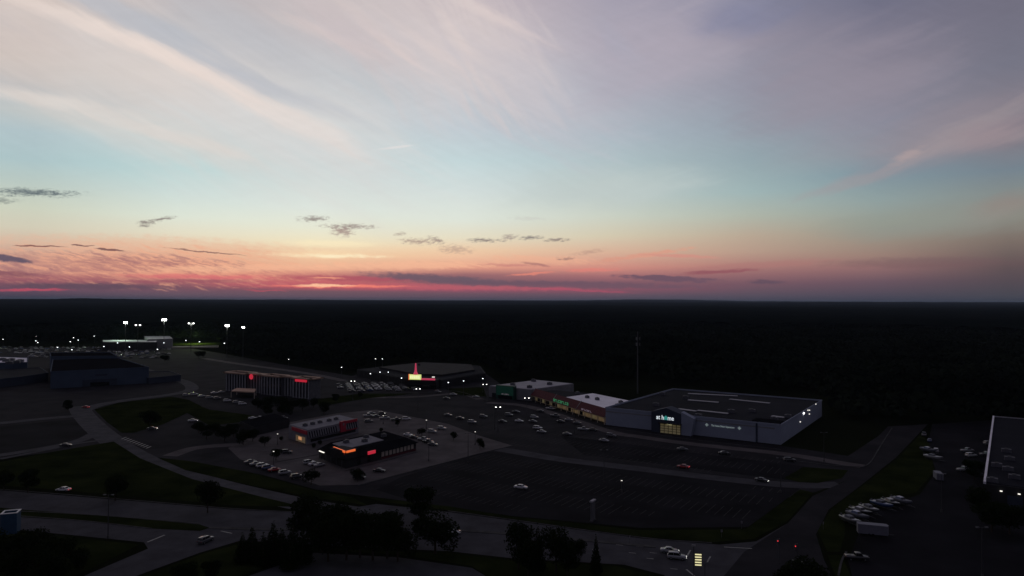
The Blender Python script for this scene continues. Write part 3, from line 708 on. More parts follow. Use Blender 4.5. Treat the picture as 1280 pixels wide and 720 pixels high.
t0, t1, t2 = tt(818), tt(855), tt(867)
mb = MB(hs.location)
P = lambda t, z, o: W0.p(t, z, o)
def gable(mb, t0, t1, z0, zs, zp, o0, o1):
    pr = [(t0,z0),(t1,z0),(t1,zs),((t0+t1)/2,zp),(t0,zs)]
    f = [mb.pt(P(t,z,o1)) for t, z in pr]; b = [mb.pt(P(t,z,o0)) for t, z in pr]
    mb.f.append(f); mb.f.append(b[::-1])
    for k in range(5): mb.f.append([f[k], b[k], b[(k+1)%5], f[(k+1)%5]])
gable(mb, t0, t1, 0, 10.2, 12.6, -4, 4.0); mb.build('portal', 'wall_navy', hs)
mb = MB(hs.location); f = [mb.pt(P(t1,0,4.0)), mb.pt(P(t2,0,4.0)), mb.pt(P(t2+1.5,8.5,3.9)), mb.pt(P(t1,11.2,3.9))]; b = [mb.pt(P(t1,0,.1)), mb.pt(P(t2,0,.1)), mb.pt(P(t2+1.5,8.5,.1)), mb.pt(P(t1,11.2,.1))]
mb.f.append(f); [mb.f.append([f[k], b[k], b[(k+1)%4], f[(k+1)%4]]) for k in range(4)]; mb.build('side_wing', 'wall_blue', hs)
tg0, tg1 = tt(829), tt(855) - .3
mb = MB(hs.location); W0.box(mb, tg0, tg1, .1, 4.8, 4.0, 4.08); e_ = mb.build('entrance_glass', 'win_yellow', hs)
mb = MB(hs.location)
for k in range(6): W0.box(mb, tg0 + k*(tg1-tg0)/5 - .12, tg0 + k*(tg1-tg0)/5 + .12, .1, 4.8, 4.08, 4.2)
for z in (1.2, 2.4, 3.6): W0.box(mb, tg0, tg1, z-.1, z+.1, 4.09, 4.17)
mb.build('mullion', 'wall_dark', hs)
mb = MB(hs.location); W0.box(mb, tg0-.5, tg1+.5, 5.0, 5.35, 4.0, 6.2); mb.build('entrance_canopy', 'wall_dark', hs)
mb = MB(hs.location); W0.box(mb, (tg0+tg1)/2-1.4, (tg0+tg1)/2+1.2, 4.75, 4.98, 4.5, 5.2); mb.build('canopy_lamp', 'slat_yellow', hs)
s0, s1 = tt(824), tt(845.5); ws = s1 - s0
sg = W0.text('at h', 3.1, s0, 6.7, 4.05, 'sign_white', 'sign_letters', hs, off=.035, width=ws*.44)
hx = s0 + ws*.455
mb = MB(hs.location); pts = [(0,0),(1.9,0),(1.9,1.25),(.95,2.15),(0,1.25)]
f = [mb.pt(W0.p(hx+a, 6.7+b, 4.2)) for a, b in pts]; b_ = [mb.pt(W0.p(hx+a, 6.7+b, 4.03)) for a, b in pts]; mb.f.append(f)
for k in range(5): mb.f.append([f[k], b_[k], b_[(k+1)%5], f[(k+1)%5]])
mb.build('house_symbol', 'sign_teal', hs)
W0.text('me', 3.1, s0 + ws*.66, 6.7, 4.05, 'sign_white', 'sign_letters', hs, off=.035, width=ws*.34)
q0, q1 = tt(889), tt(918)
W0.text('The Home Décor Superstore', 1.25, q0, 5.2, .05, 'sign_small', 'slogan_letters', hs, off=.03, width=q1-q0)
for tq in (tt(883.5), tt(924.3)):
    mb = MB(hs.location)
    for k in range(4): W0.box(mb, tq-.75 if k%2==0 else tq-.28, tq+.75 if k%2==0 else tq+.28, 5.35 if k%2==0 else 4.9, 5.9 if k%2==0 else 6.35, .04 + .01*k, .12 + .01*k)
    mb.build('rosette', 'sign_small', hs)
# corner block and service yard at the right end
tc0 = tt(947)
mb = MB(hs.location); W0.box(mb, tc0-.8, tc0, 0, 8.9, .0, .3); mb.build('downpipe_recess', 'wall_navy', hs)
side = Wall(B, C_)
mb = MB(hs.location); mb.prism([W0.p(Lw-14,0,0), W0.p(Lw-1,0,0), W0.p(Lw-1,0,-12), W0.p(Lw-14,0,-12)], 8.75, 9.3); mb.build('roof_well', 'roof_black', hs)
# skylight strips on the roof
for x1, y1, x2, y2 in ((860,492,922,495),(860,500,898,503),(912,499,962,504),(872,513,910,517),(848,511,870,514),(965,520,980,522)):
    a, b = G(x1,y1,8.9), G(x2,y2,8.9); d = b-a
    mb = MB(hs.location); mb.box(((a.x+b.x)/2,(a.y+b.y)/2,8.95), (d.length, 2.2, .3), math.atan2(d.y, d.x)); mb.build('skylight', 'roof_panel', hs)
for i, (x, y) in enumerate(((828,493.5),(820,507),(914,515.5),(873,521),(857,498),(968,525),(985,522),(940,515))):
    roof_unit(G(x, y, 8.76), (3.2,2,1.3), R(-33), f"grey rooftop unit, {ordw(i)} of those scattered on the blue store roof", 'rooftop units on the blue store')
for i, (x, y, z, m) in enumerate(((1004,507.5,8.2,'lamp_dim'),(1019,500,9.2,'lamp_dim'),(1009,505.5,8.5,'lamp_dim'),(1011,512.5,8,'lamp_dim'),(1011,522.5,6,'lamp_dim'),(999.5,529.5,5.0,'lamp_dim'))):
    a = ray(x, y); dd = C_-B; t = (B.x*a[1]-B.y*a[0])/(dd.normalized().y*a[0]-dd.normalized().x*a[1]); p = side.p(max(2, min(t, side.len*1.3)), z, .35)
    mb = MB(hs.location); mb.box(p, (.5 if i else 1.1,.4,.4 if i else .7), side.rz); mb.build('wall_lamp', 'lamp_on' if i == 0 else m, hs)
# --- strip mall with red mansard
a0, a1 = G(664,501), G(757,531); SW = Wall(a0, a1); Ls = SW.len
bk = (Vector((76.3,406.9,0)) - Vector((51.3,373.4,0)))
polyS = [a0, a1 - SW.u*.3, a1 - SW.u*.3 + bk, G(741,491,7)*1 if False else Vector((51.9,437.8,0)), Vector((29.4,452,0))]
sm = footprint_thing('shop_row', 'low shop row with dark red sloping roof front and pale yellow lit shopfronts', 'shops', polyS)
mb = MB(sm.location); mb.prism([SW.p(0,0,-2.5), SW.p(Ls-.5,0,-2.5)] + polyS[2:], 0, 6.4); mb.build('wall', 'wall_tan', sm)
near = [SW.p(Ls*.40,0,-3), SW.p(Ls-.6,0,-3), polyS[2]+Vector((-.5,-.5,0)), polyS[3]+Vector((0,-.5,0))]
farp = [SW.p(1,0,-3), SW.p(Ls*.40,0,-3), polyS[3]+Vector((-.6,-.8,0)), polyS[4]]
mb = MB(sm.location); mb.prism(near, 6.41, 6.8); mb.build('roof', 'roof_white', sm)
mb = MB(sm.location); mb.prism(farp, 6.41, 6.7); mb.build('roof', 'roof_dark', sm)
segs = [0, Ls*.33, Ls*.66, Ls-.6]
for i in range(3):
    s_, e_ = segs[i]+.35, segs[i+1]-.35; mb = MB(sm.location)
    f = [mb.pt(SW.p(s_,4.0,.6)), mb.pt(SW.p(e_,4.0,.6)), mb.pt(SW.p(e_,7.9,-3.0)), mb.pt(SW.p(s_,7.9,-3.0))]
    b = [mb.pt(SW.p(s_,3.7,.5)), mb.pt(SW.p(e_,3.7,.5)), mb.pt(SW.p(e_,6.3,-3.2)), mb.pt(SW.p(s_,6.3,-3.2))]
    mb.f.append(f); mb.f.append(b[::-1]); [mb.f.append([f[k], b[k], b[(k+1)%4], f[(k+1)%4]]) for k in range(4)]
    mb.build('mansard', 'shingle_red', sm)
for i in range(4):
    t = min(max(segs[i], .3), Ls-.9); mb = MB(sm.location)
    f = [SW.p(t-.3,3.6,.7), SW.p(t+.3,3.6,.7), SW.p(t+.3,8.3,-3.1), SW.p(t-.3,8.3,-3.1)]; b = [v + Vector((0,0,-.6)) for v in f]
    fi = [mb.pt(v) for v in f]; bi = [mb.pt(v) for v in b]; mb.f.append(fi); mb.f.append(bi[::-1]); [mb.f.append([fi[k], bi[k], bi[(k+1)%4], fi[(k+1)%4]]) for k in range(4)]
    mb.build('divider', 'wall_grey', sm)
nb = 26
for k in range(nb):
    s_ = .8 + k*(Ls-1.6)/nb; w_ = (Ls-1.6)/nb
    mb = MB(sm.location); SW.box(mb, s_+.2, s_+w_-.25, .5, 2.9, -2.5, -2.42)
    lit = (k > 9)
    mb.build('shop_window', 'win_warm' if (lit and k % 4 != 1) else ('glass' if k % 3 else 'win_yellow'), sm)
for k in range(14):
    mb = MB(sm.location); SW.box(mb, .5+k*(Ls-1.2)/13.01-.15, .5+k*(Ls-1.2)/13.01+.15, 0, 3.75, .1, .4); mb.build('column', 'wall_cream', sm)
mb = MB(sm.location); SW.box(mb, .3, Ls-.5, 3.4, 4.0, .41, .55); mb.build('fascia', 'wall_tan', sm)
def glyphs(mb, wall, t, z, n, w, h, out):
    for k in range(n):
        x = t + k*w/n; ww = w/n*.75; kind = (k*7+3) % 4; th = h*.2
        wall.box(mb, x, x+ww*.25, z, z+h, out, out+.08)
        if kind != 1: wall.box(mb, x+ww*.25, x+ww, z+h-th, z+h, out, out+.08)
        if kind != 2: wall.box(mb, x+ww*.25, x+ww, z, z+th, out, out+.08)
        if kind == 3: wall.box(mb, x+ww*.7, x+ww, z+th, z+h-th, out, out+.08)
def ts(px, wl, y=510):
    a = ray(px, y); return (wl.A.x*a[1] - wl.A.y*a[0]) / (wl.u.y*a[0] - wl.u.x*a[1])
mb = MB(sm.location); g0, g1 = ts(693,SW), ts(712,SW); glyphs(mb, SW, g0, 4.4, 9, g1-g0, 1.6, .62); mb.build('sign_letters', 'neon_green', sm)
mb = MB(sm.location); g0, g1 = ts(728,SW), ts(741,SW); glyphs(mb, SW, g0, 4.3, 7, g1-g0, .9, .62); mb.build('sign_letters', 'neon_pale', sm)
def point(name, loc, e, c=(1,.7,.35), parent=None, r=.3):
    d = bpy.data.lights.new(name, 'POINT'); d.energy = e; d.color = c; d.shadow_soft_size = r
    o = bpy.data.objects.new(name, d); COL.objects.link(o); o.location = Vector(loc) - (parent.location if parent else Vector())
    if parent: o.parent = parent
    return o
for k in range(8):
    s_ = Ls*(.12 + .83*k/7)
    mb = MB(sm.location); mb.box(SW.p(s_, 3.5, -1.2), (.8,.4,.12), SW.rz); mb.build('soffit_lamp', 'lamp_dim', sm)
    point('soffit_light', SW.p(s_, 3.2, -.9), 8 if k > 1 else 4, (1,.72,.34), sm)
for i, (x, y) in enumerate(((722,492.5),(734,497.5),(746.5,500),(776,504),(772,508),(768,511))):
    roof_unit(G(x, y, 6.8), (2.4,1.8,1.3), SW.rz, f"dark rooftop unit, {ordw(i)} from the left on the bright white shop roof", 'rooftop units on the white shop roof')
# --- grey store at far left of strip
f0, f1 = G(611,496), G(664,501); FW = Wall(f0, f1); bd = Vector((47.3,479,0))-Vector((14.8,444.5,0))
polyF = [f0, f1, f1+bd*.95, f0+bd*1.05]
gs = footprint_thing('grocery_store', 'grey store with green lit entrance box and pale roof beside the shop row', 'store', polyF)
mb = MB(gs.location); mb.prism(polyF, 0, 7.2); mb.build('wall', 'wall_grey', gs)
cf = sum(polyF, Vector())/4
mb = MB(gs.location); mb.prism([p + (cf-p).normalized()*.8 for p in polyF], 7.21, 7.5); mb.build('roof', 'roof_grey', gs)
gw = FW.len
mb = MB(gs.location); FW.box(mb, gw*.24, gw*.66, 0, 9.0, 0, 3.5); mb.build('entrance_box', 'green_paint', gs)
mb = MB(gs.location); FW.box(mb, gw*.25, gw*.65, 2.6, 8.6, 3.5, 3.56); mb.build('sign_panel', 'green_glow', gs)
mb = MB(gs.location); glyphs(mb, FW, gw*.38, 3.0, 7, gw*.18, .7, 3.6); mb.build('sign_letters', 'neon_pale', gs)
mb = MB(gs.location); FW.box(mb, gw*.3, gw*.62, .2, 2.4, 3.5, 3.6); mb.build('entrance_glass', 'glass', gs)
mb = MB(gs.location); FW.box(mb, gw*.08, gw*.2, .1, 3.0, 0, .08); mb.build('loading_door', 'wall_dark', gs)
for i, (x, y) in enumerate(((641,482),(667,477),(662,485),(687,481))):
    roof_unit(G(x, y, 7.5), (3,2,1.6), R(-30), f"dark rooftop unit, {ordw(i)} of four on the grey store roof", 'rooftop units on the grey store')
# --- mast behind the stores
mp = G(797,492); ms = thing('radio_mast', 'tall thin antenna mast rising behind the stores', 'mast', mp)
MB().tube((0,0,0),(0,0,44),.55,.3,10).build('pole', 'metal_grey', ms)
for z in (39, 35):
    mb = MB()
    for k in range(3): a = 2*PI*k/3; mb.tube((0,0,z),(1.5*math.cos(a),1.5*math.sin(a),z),.06); 
    mb.build('antenna_arm', 'metal_grey', ms)
    for k in range(3): a = 2*PI*k/3; MB().box((1.6*math.cos(a),1.6*math.sin(a),z),(.35,.3,2.2),a).build('antenna', 'wall_grey', ms)
# --- hotel
h0, h1 = G(282,488), G(388,499); HW = Wall(h0, h1); hn = -HW.n
hp = [h0, h1, h1+hn*9, h0+hn*9]
ht = footprint_thing('hotel', 'four storey hotel with vertical pilasters and peach trimmed stepped roof', 'hotel', hp)
Lh = HW.len; blocks = [(0,.27,0,1),(.24,.47,-3,.6),(.45,.67,0,.85),(.66,.84,-3,.5),(.80,1.0,0,1)]
mb = MB(ht.location)
for i, (s_, e_, o, dp) in enumerate(blocks): mb.prism([HW.p(Lh*s_,0,o+i*.05), HW.p(Lh*e_,0,o+i*.05), HW.p(Lh*e_,0,-9*dp), HW.p(Lh*s_,0,-9*dp)], 0, 12.6)
mb.build('wall', 'wall_hotel', ht)
for i, (s_, e_, o, dp) in enumerate(blocks):
    q = [HW.p(Lh*s_-.4,0,o+.4), HW.p(Lh*e_+.4,0,o+.4), HW.p(Lh*e_+.4,0,-9*dp-.4), HW.p(Lh*s_-.4,0,-9*dp-.4)]
    mb = MB(ht.location)
    for a, b in zip(q, q[1:]+q[:1]):
        d = b-a; c = (a+b)/2; mb.box((c.x, c.y, 13.1 + .03*i), (d.length+2.0, 2.0, .9), math.atan2(d.y, d.x))
    mb.build('roof_trim', 'trim_peach', ht)
    mb = MB(ht.location); mb.prism([p + (sum(q, Vector())/4-p).normalized()*1.2 for p in q], 12.62 + .02*i, 12.75 + .02*i); mb.build('roof', 'roof_dark', ht)
npil = 30
for k in range(npil):
    t = Lh*(k+.5)/npil; fr = t/Lh; o = 0.26
    for s_, e_, oo, dp in blocks:
        if s_ <= fr <= e_ and oo < 0: o = -2.6
        if s_ <= fr <= e_ and oo == 0: o = .26; break
    mb = MB(ht.location); HW.box(mb, t-.5, t+.5, 0, 12.6, o-.25, o+.25); mb.build('pilaster', 'pilaster_stone', ht)
for k in range(npil-1):
    t = Lh*(k+1)/npil; fr = t/Lh; o = .1
    for s_, e_, oo, dp in blocks:
        if s_ <= fr <= e_ and oo < 0: o = -2.85
        if s_ <= fr <= e_ and oo == 0: o = .22; break
    mb = MB(ht.location)
    HW.box(mb, t-.5, t+.5, .8, 12.0, o, o+.07)
    mb.build('window', 'glass', ht)
tr_ = ts(315.5, HW, 470)
mb = MB(ht.location); cpt = HW.p(tr_, 11.6, .9); mb.tube(cpt, cpt + HW.n*.3, 1.9, n=20); mb.build('round_sign', 'sign_red', ht)
mb = MB(ht.location); HW.box(mb, ts(370,HW,470), ts(384.5,HW,470), 11.0, 12.6, .6, .9); mb.build('sign_bar', 'sign_red', ht)
cp = [G(289,489.5,4), G(318,491,4), G(320,487,4), G(296,486,4)]; pc_ = MB(ht.location); pc_.prism(cp, 3.9, 4.6); pc_.build('canopy_roof', 'trim_peach', ht)
for p in cp: MB(ht.location).tube((p.x,p.y,0),(p.x,p.y,3.9),.3).build('column', 'wall_cream', ht)
# --- cinema
cpy = [G(505,483), G(552,485), G(607,475), G(600,465), G(520,461), G(446,470)]
cn = footprint_thing('cinema', 'wide dark cinema with glowing pink spire and yellow marquee', 'cinema', cpy)
mb = MB(cn.location); mb.prism(cpy, 0, 5.6); mb.build('wall', 'wall_dark', cn)
cc = sum(cpy, Vector())/6
mb = MB(cn.location); mb.prism([p + (cc-p).normalized()*1.5 for p in cpy], 5.61, 5.9); mb.build('roof', 'roof_dark', cn)
mb = MB(cn.location); mb.prism([cc + (p-cc)*.75 + Vector((2,8,0)) for p in cpy], 5.91, 7.4); mb.build('auditorium', 'wall_dark', cn)
m0, m1 = G(512,485), G(546,486); CW = Wall(m0, m1); cw = CW.len
mb = MB(cn.location); CW.box(mb, 0, cw, 0, 6.5, -8, 2.0); mb.build('lobby', 'wall_dark', cn)
c0_ = ts(512.8,CW,472); c1_ = ts(527.2,CW,472); c2_ = ts(544.5,CW,472)
mb = MB(cn.location); CW.box(mb, c0_, c1_, 6.6, 10.4, 1.0, 2.2); mb.build('marquee', 'sign_yellow', cn)
mb = MB(cn.location)
for k in range(5): CW.box(mb, c0_+.8+k*(c1_-c0_-1.2)/5, c0_+.8+(k+.62)*(c1_-c0_-1.2)/5, 7.3, 9.7, 2.2, 2.3)
mb.build('marquee_panel', 'sign_cell', cn)
mb = MB(cn.location); CW.box(mb, c0_-.6, c0_, 6.4, 10.6, .9, 2.3); mb.build('marquee_edge', 'neon_orange', cn)
mb = MB(cn.location); CW.box(mb, c1_+.2, c2_, 6.5, 7.7, 1.0, 2.2); mb.build('neon_band', 'sign_pink', cn)
mb = MB(cn.location); tp = ts(520.5,CW,460); b0 = CW.p(tp, 10.4, 1.5)
mb.tube(b0, b0+Vector((0,0,2.4)), 2.1, .95, 6); mb.tube(b0+Vector((0,0,2.4)), b0+Vector((0,0,8.4)), .95, .45, 6); mb.build('spire', 'sign_pink', cn)
mb = MB(cn.location); mb.box(b0+Vector((2.4,0,7.4)), (1.6,.4,1.6), CW.rz); mb.build('spire_finial', 'metal_dark', cn)
mb = MB(cn.location); CW.box(mb, c2_-2.2, c2_-.2, 8.6, 9.1, 1.5, 2.0); mb.build('roof_lamp', 'lamp_dim', cn)
mb = MB(cn.location); CW.box(mb, -1, cw, 0, 2.8, 2.02, 2.1); mb.build('lobby_glass', 'glass', cn)
# --- the striped diner
d0, d1 = G(384,556), G(448,541); DW = Wall(d0, d1); dl = G(361,548)
# wall needs outward normal to the lower right
depth = (dl - d0)
dp_ = [d0, d1, d1+depth, d0+depth]
dn = footprint_thing('diner', 'white diner with red signs and slanted black stripes along its front', 'restaurant', dp_)
mb = MB(dn.location); mb.prism(dp_, 0, 6.4); mb.build('wall', 'wall_white', dn)
cd = sum(dp_, Vector())/4
mb = MB(dn.location); mb.prism([p + (cd-p).normalized()*.5 for p in dp_], 6.41, 6.6); mb.build('roof', 'roof_mid', dn)
Ld = DW.len
for (s_, e_, up) in ((0.02,.60,0),(.70,.98,.5)):
    n = int((e_-s_)*Ld/1.5)
    for k in range(n):
        t = Ld*s_ + k*1.5; mb = MB(dn.location)
        f = [mb.pt(DW.p(t,3.1,.9)), mb.pt(DW.p(t+.75,3.1,.9)), mb.pt(DW.p(t+.75,5.8,.1)), mb.pt(DW.p(t,5.8,.1))]; b = [mb.pt(DW.p(t,3.0,.8)), mb.pt(DW.p(t+.75,3.0,.8)), mb.pt(DW.p(t+.75,5.7,.02)), mb.pt(DW.p(t,5.7,.02))]
        mb.f.append(f); [mb.f.append([f[j], b[j], b[(j+1)%4], f[(j+1)%4]]) for j in range(4)]; mb.build('awning_stripe', 'roof_black', dn)
mb = MB(dn.location); f = [DW.p(0.1,3.1,.86), DW.p(Ld*.98,3.1,.86), DW.p(Ld*.98,5.8,.06), DW.p(.1,5.8,.06)]; fi = [mb.pt(v) for v in f]; bi = [mb.pt(v - DW.n*.05 - Vector((0,0,.12))) for v in f]; mb.f.append(fi); mb.f.append(bi[::-1]); [mb.f.append([fi[j], bi[j], bi[(j+1)%4], fi[(j+1)%4]]) for j in range(4)]
mb.build('awning', 'wall_white', dn)
mb = MB(dn.location); DW.box(mb, Ld*.60, Ld*.70, 2.5, 7.6, .1, 1.3); mb.build('entry_tower', 'red_paint', dn)
mb = MB(dn.location); DW.box(mb, Ld*.635, Ld*.665, 5.6, 6.6, 1.3, 1.4); mb.build('tower_emblem', 'wall_white', dn)
mb = MB(dn.location); DW.box(mb, Ld*.70, Ld*.96, 6.0, 7.3, .1, .5); mb.build('fascia', 'red_paint', dn)
mb = MB(dn.location); DW.box(mb, Ld*.70, Ld*.96, 2.3, 3.0, .1, .4); mb.build('fascia', 'red_paint', dn)
EW = Wall(dl, d0); mb = MB(dn.location); EW.box(mb, 4, EW.len+.1, 4.6, 6.2, .05, .5); mb.build('fascia', 'red_paint', dn)
mb = MB(dn.location); EW.box(mb, EW.len*.4, EW.len*.9, .3, 3.0, .05, .12); mb.build('entrance_glass', 'win_warm', dn)
mb = MB(dn.location); EW.box(mb, EW.len*.55, EW.len*.72, 1.2, 2.6, .13, .2); mb.build('lit_window', 'win_glow', dn)
mb = MB(dn.location); DW.box(mb, 2, Ld-2, .9, 2.2, .02, .08); mb.build('front_glass', 'glass', dn)
for i, s_ in enumerate((.2,.34,.48,.66,.8)): 
    p = DW.p(Ld*s_, 6.6, -depth.length*.45); roof_unit(p, (1.8,1.4,1.0), DW.rz, f"rooftop unit, {ordw(i)} from the left on the striped diner", 'rooftop units on the diner')
# --- the dark steak restaurant
e0, e1, e2 = G(432,586), G(520,563), G(399,572)
dep = (e2-e0); RW = Wall(e0, e1); LW = Wall(e2, e0)
rp = [e0, e1, e1+dep, e0+dep]
rs = footprint_thing('steakhouse', 'dark restaurant with glowing orange neon corner and grey patch on its roof', 'restaurant', rp)
cr_ = sum(rp, Vector())/4
mb = MB(rs.location); mb.prism(rp, 0, 3.4); mb.build('wall', 'wall_dark', rs)
mb = MB(rs.location); up = [p + (cr_-p)*.22 for p in rp]; lo = [p + (p-cr_).normalized()*1.2 for p in rp]
a = [mb.pt((p.x,p.y,3.3)) for p in lo]; b = [mb.pt((p.x,p.y,6.0)) for p in up]
for k in range(4): mb.f.append([a[k], a[(k+1)%4], b[(k+1)%4], b[k]])
mb.f.append(b); mb.f.append(a[::-1]); mb.build('hip_roof', 'roof_black', rs)
mb = MB(rs.location); gp = [cr_ + (p-cr_)*.52 for p in rp]; gp = [p - RW.u*6 for p in gp]; mb.prism(gp, 6.02, 6.25); mb.build('flat_roof', 'roof_mid', rs)
Lr = RW.len
mb = MB(rs.location)
mb.prism([RW.p(.0,0,.2), RW.p(6,0,.2), RW.p(6,0,-9), RW.p(0,0,-9)], 3.5, 6.9); mb.build('corner_block', 'wall_dark', rs)
mb = MB(rs.location); LW.box(mb, LW.len-10, LW.len, 6.2, 7.0, .1, .5); RW.box(mb, 0, 4.5, 6.2, 7.0, .25, .6)
mb.build('neon_band', 'neon_orange', rs)
mb = MB(rs.location); LW.box(mb, LW.len-9.5, LW.len-.5, 5.2, 6.1, .1, .3); mb.build('neon_glow_panel', 'red_paint', rs)
point('neon_light', LW.p(LW.len-5, 5.6, 1.6), .5, (1,.12,.02), rs)
mb = MB(rs.location); RW.box(mb, Lr*.26, Lr*.36, 3.7, 5.0, 1.2, 1.6); mb.build('red_sign', 'sign_red', rs);
for k in range(9):
    s_ = Lr*(.48 + .055*k); mb = MB(rs.location); RW.box(mb, s_, s_+1.5, 1.1, 3.0, .02, .1); mb.build('wall_panel', 'wall_cream', rs)
mb = MB(rs.location); RW.box(mb, Lr*.47, Lr*.99, .1, .9, .02, .3); mb.build('plinth', 'shingle_red', rs)
for s_ in (.15,.29): mb = MB(rs.location); RW.box(mb, Lr*s_, Lr*s_+1.6, .3, 2.6, .02, .1); mb.build('window', 'glass', rs)
for k in range(5): mb = MB(rs.location); p = LW.p(LW.len*(.15+.2*k), 0, 1.0); mb.tube(p, p+Vector((0,0,3.3)), .12); mb.build('porch_post', 'metal_grey', rs)
mb = MB(rs.location); LW.box(mb, LW.len*.12, LW.len*.3, 3.36, 3.6, 1.0, 1.5); mb.build('porch_lamp', 'lamp_dim', rs)
for i, (a, b) in enumerate(((-.28,.1),(-.1,-.1),(.02,.15),(.22,.0))):
    roof_unit(cr_ + (e1-e0)*a + dep*b + Vector((0,0,6.25 if i < 3 else 6.02)), (2,1.6,1.0), RW.rz, f"rooftop unit, {ordw(i)} from the left on the dark restaurant", 'rooftop units on the dark restaurant')
# --- low dark building left of the diner
k0, k1, k2 = G(318,545), G(362,534), G(300,537)
kp = [k0, k1, k1+(k2-k0), k2]
kbld = footprint_thing('low_building', 'low dark building among trees left of the striped diner', 'building', kp)
mb = MB(kbld.location); mb.prism(kp, 0, 4.2); mb.build('wall', 'wall_dark', kbld)
ck = sum(kp, Vector())/4; mb = MB(kbld.location); mb.prism([p+(ck-p).normalized()*.4 for p in kp], 4.21, 4.4); mb.build('roof', 'roof_black', kbld)
# --- mall at far left
def slab(name, label, px, z, wm, rm, cat='mall building', units=None, extra=None):
    p = GP(px); t = footprint_thing(name, label, cat, p); c = sum(p, Vector())/len(p)
    MB(t.location).prism(p, 0, z).build('wall', wm, t)
    MB(t.location).prism([q+(c-q).normalized()*.9 for q in p], z+.01, z+.3).build('roof', rm, t)
    mb = MB(t.location)
    for a, b in zip(p, p[1:]+p[:1]): d = b-a; cc2 = (a+b)/2; mb.box((cc2.x, cc2.y, z+.35), (d.length+.3, .5, .7), math.atan2(d.y, d.x))
    mb.build('parapet', wm, t); return t, p
dsl, dpl = slab('department_store', 'slate blue department store of the mall with recessed dark entrance', [(63,486),(186,479),(146,464),(66,467)], 12, 'wall_slate', 'roof_black')
DP = Wall(dpl[0], dpl[1]); q0, q1 = ts(103,DP,480), ts(146,DP,478)
MB_ = MB(dsl.location); DP.box(MB_, q0, q1, .1, 5.2, .02, .3); MB_.build('entrance', 'wall_navy', dsl)
mb = MB(dsl.location); DP.box(mb, q0+5, q1-5, .1, 3.0, .3, .36); mb.build('entrance_glass', 'glass', dsl)
mb = MB(dsl.location); DP.box(mb, ts(119,DP,480), ts(134,DP,480), 7.6, 9.0, .02, .2); mb.build('sign_panel', 'wall_navy', dsl)
for qa in (q0-3, q1+1): mb = MB(dsl.location); DP.box(mb, qa, qa+2, 0, 12.9, .02, .5); mb.build('pier', 'wall_slate', dsl)
slab('mall_wing', 'blue grey upper block of the mall behind the department store', [(63,466),(146,465),(138,459),(62,460)], 14, 'wall_slate', 'roof_black')
slab('mall_wing', 'low right wing of the mall beside the curving road', [(186,480),(226,476),(212,471),(160,472)], 4.2, 'wall_navy', 'roof_dark')
ml_, mlp = slab('mall_wing', 'mall block with mottled white roof at the left edge', [(-60,470),(34,468),(35,461),(-60,458)], 10, 'wall_slate', 'roof_white')
slab('mall_wing', 'long low mall arcade below the white roofed block', [(-60,492),(30,481),(60,476),(50,469),(-60,474)], 6, 'wall_navy', 'roof_dark')
for i, (x, y) in enumerate(((3,450.5),(8,452),(14,451),(21,454),(25,452.5),(12,455))):
    roof_unit(G(x, y, 10.3), (5,4,2.0), R(20), f"dark rooftop unit, {ordw(i)} on the mottled white mall roof", 'rooftop units on the white mall roof')
# --- stadium
st, sp = slab('stadium_stand', 'long grandstand with pale greenish lit roof near the floodlights', [(128,438),(196,438),(196,434.5),(128,434.5)], 10, 'wall_dark', 'roof_grey', 'grandstand')
st2, sp2 = slab('stadium_hall', 'pale peaked hall beside the grandstand', [(184,436),(216,435),(212,431),(180,431)], 12, 'wall_grey', 'roof_grey', 'hall')
st3, sp3 = slab('stadium_wall', 'low pale lit wall along the playing field', [(215,435.5),(273,434.5),(273,433.6),(215,434.6)], 1.2, 'wall_cream', 'roof_grey', 'wall')
sheet('playing_field', [(214,433.6),(276,432.5),(268,428.5),(214,429)], .12, 'grass')
def flood(x, y, label, w=4.5, e=6000, two=False, z=36):
    p = G(x, y, z) if z < 60 else None; t = thing('floodlight_mast', label, 'floodlight', (p.x, p.y, 0), 0, 'stadium floodlights')
    MB().tube((0,0,0),(0,0,z),.35,.2,8).build('pole', 'metal_dark', t)
    MB().box((0,.2,z),(w+1,.15,2.4)).build('rack', 'metal_dark', t)
    if two:
        for s_ in (-1,1): MB().box((s_*(w/2-.6),-.1,z),(1.6,.3,1.1)).build('lamp_bank', 'flood_dim', t)
    else: MB().box((0,-.1,z),(w,.3,1.9 if w > 3 else 1.0)).build('lamp_bank', 'flood_on', t)
    if e: point('flood_light', (p.x, p.y-1.5, z-2), e, (.95,1,.85), t, 1.0)
em('flood_dim', (1,1,.95), 6.0)
flood(157,403.3,'bright floodlight mast left of the grandstand centre', 4.5, 3000)
flood(172.5,406.4,'dim double floodlight between the two brightest masts', 6, 0, True)
flood(205.3,399.8,'tallest and brightest floodlight mast above the grandstand', 6, 5000, z=38)
flood(239,404.2,'double floodlight above the playing field', 7, 3000, True)
flood(284,407,'bright floodlight mast at the forest edge, nearer the field', 4, 3000)
flood(304,409.2,'small floodlight mast farthest right by the forest edge', 2.6, 0)
point('field_light', G(245,430)+Vector((0,0,14)), 60000, (.75,1,.35), st3, 1)
point('stand_light', G(168,433)+Vector((0,-30,24)), 26000, (.7,1,.7), st, 1)
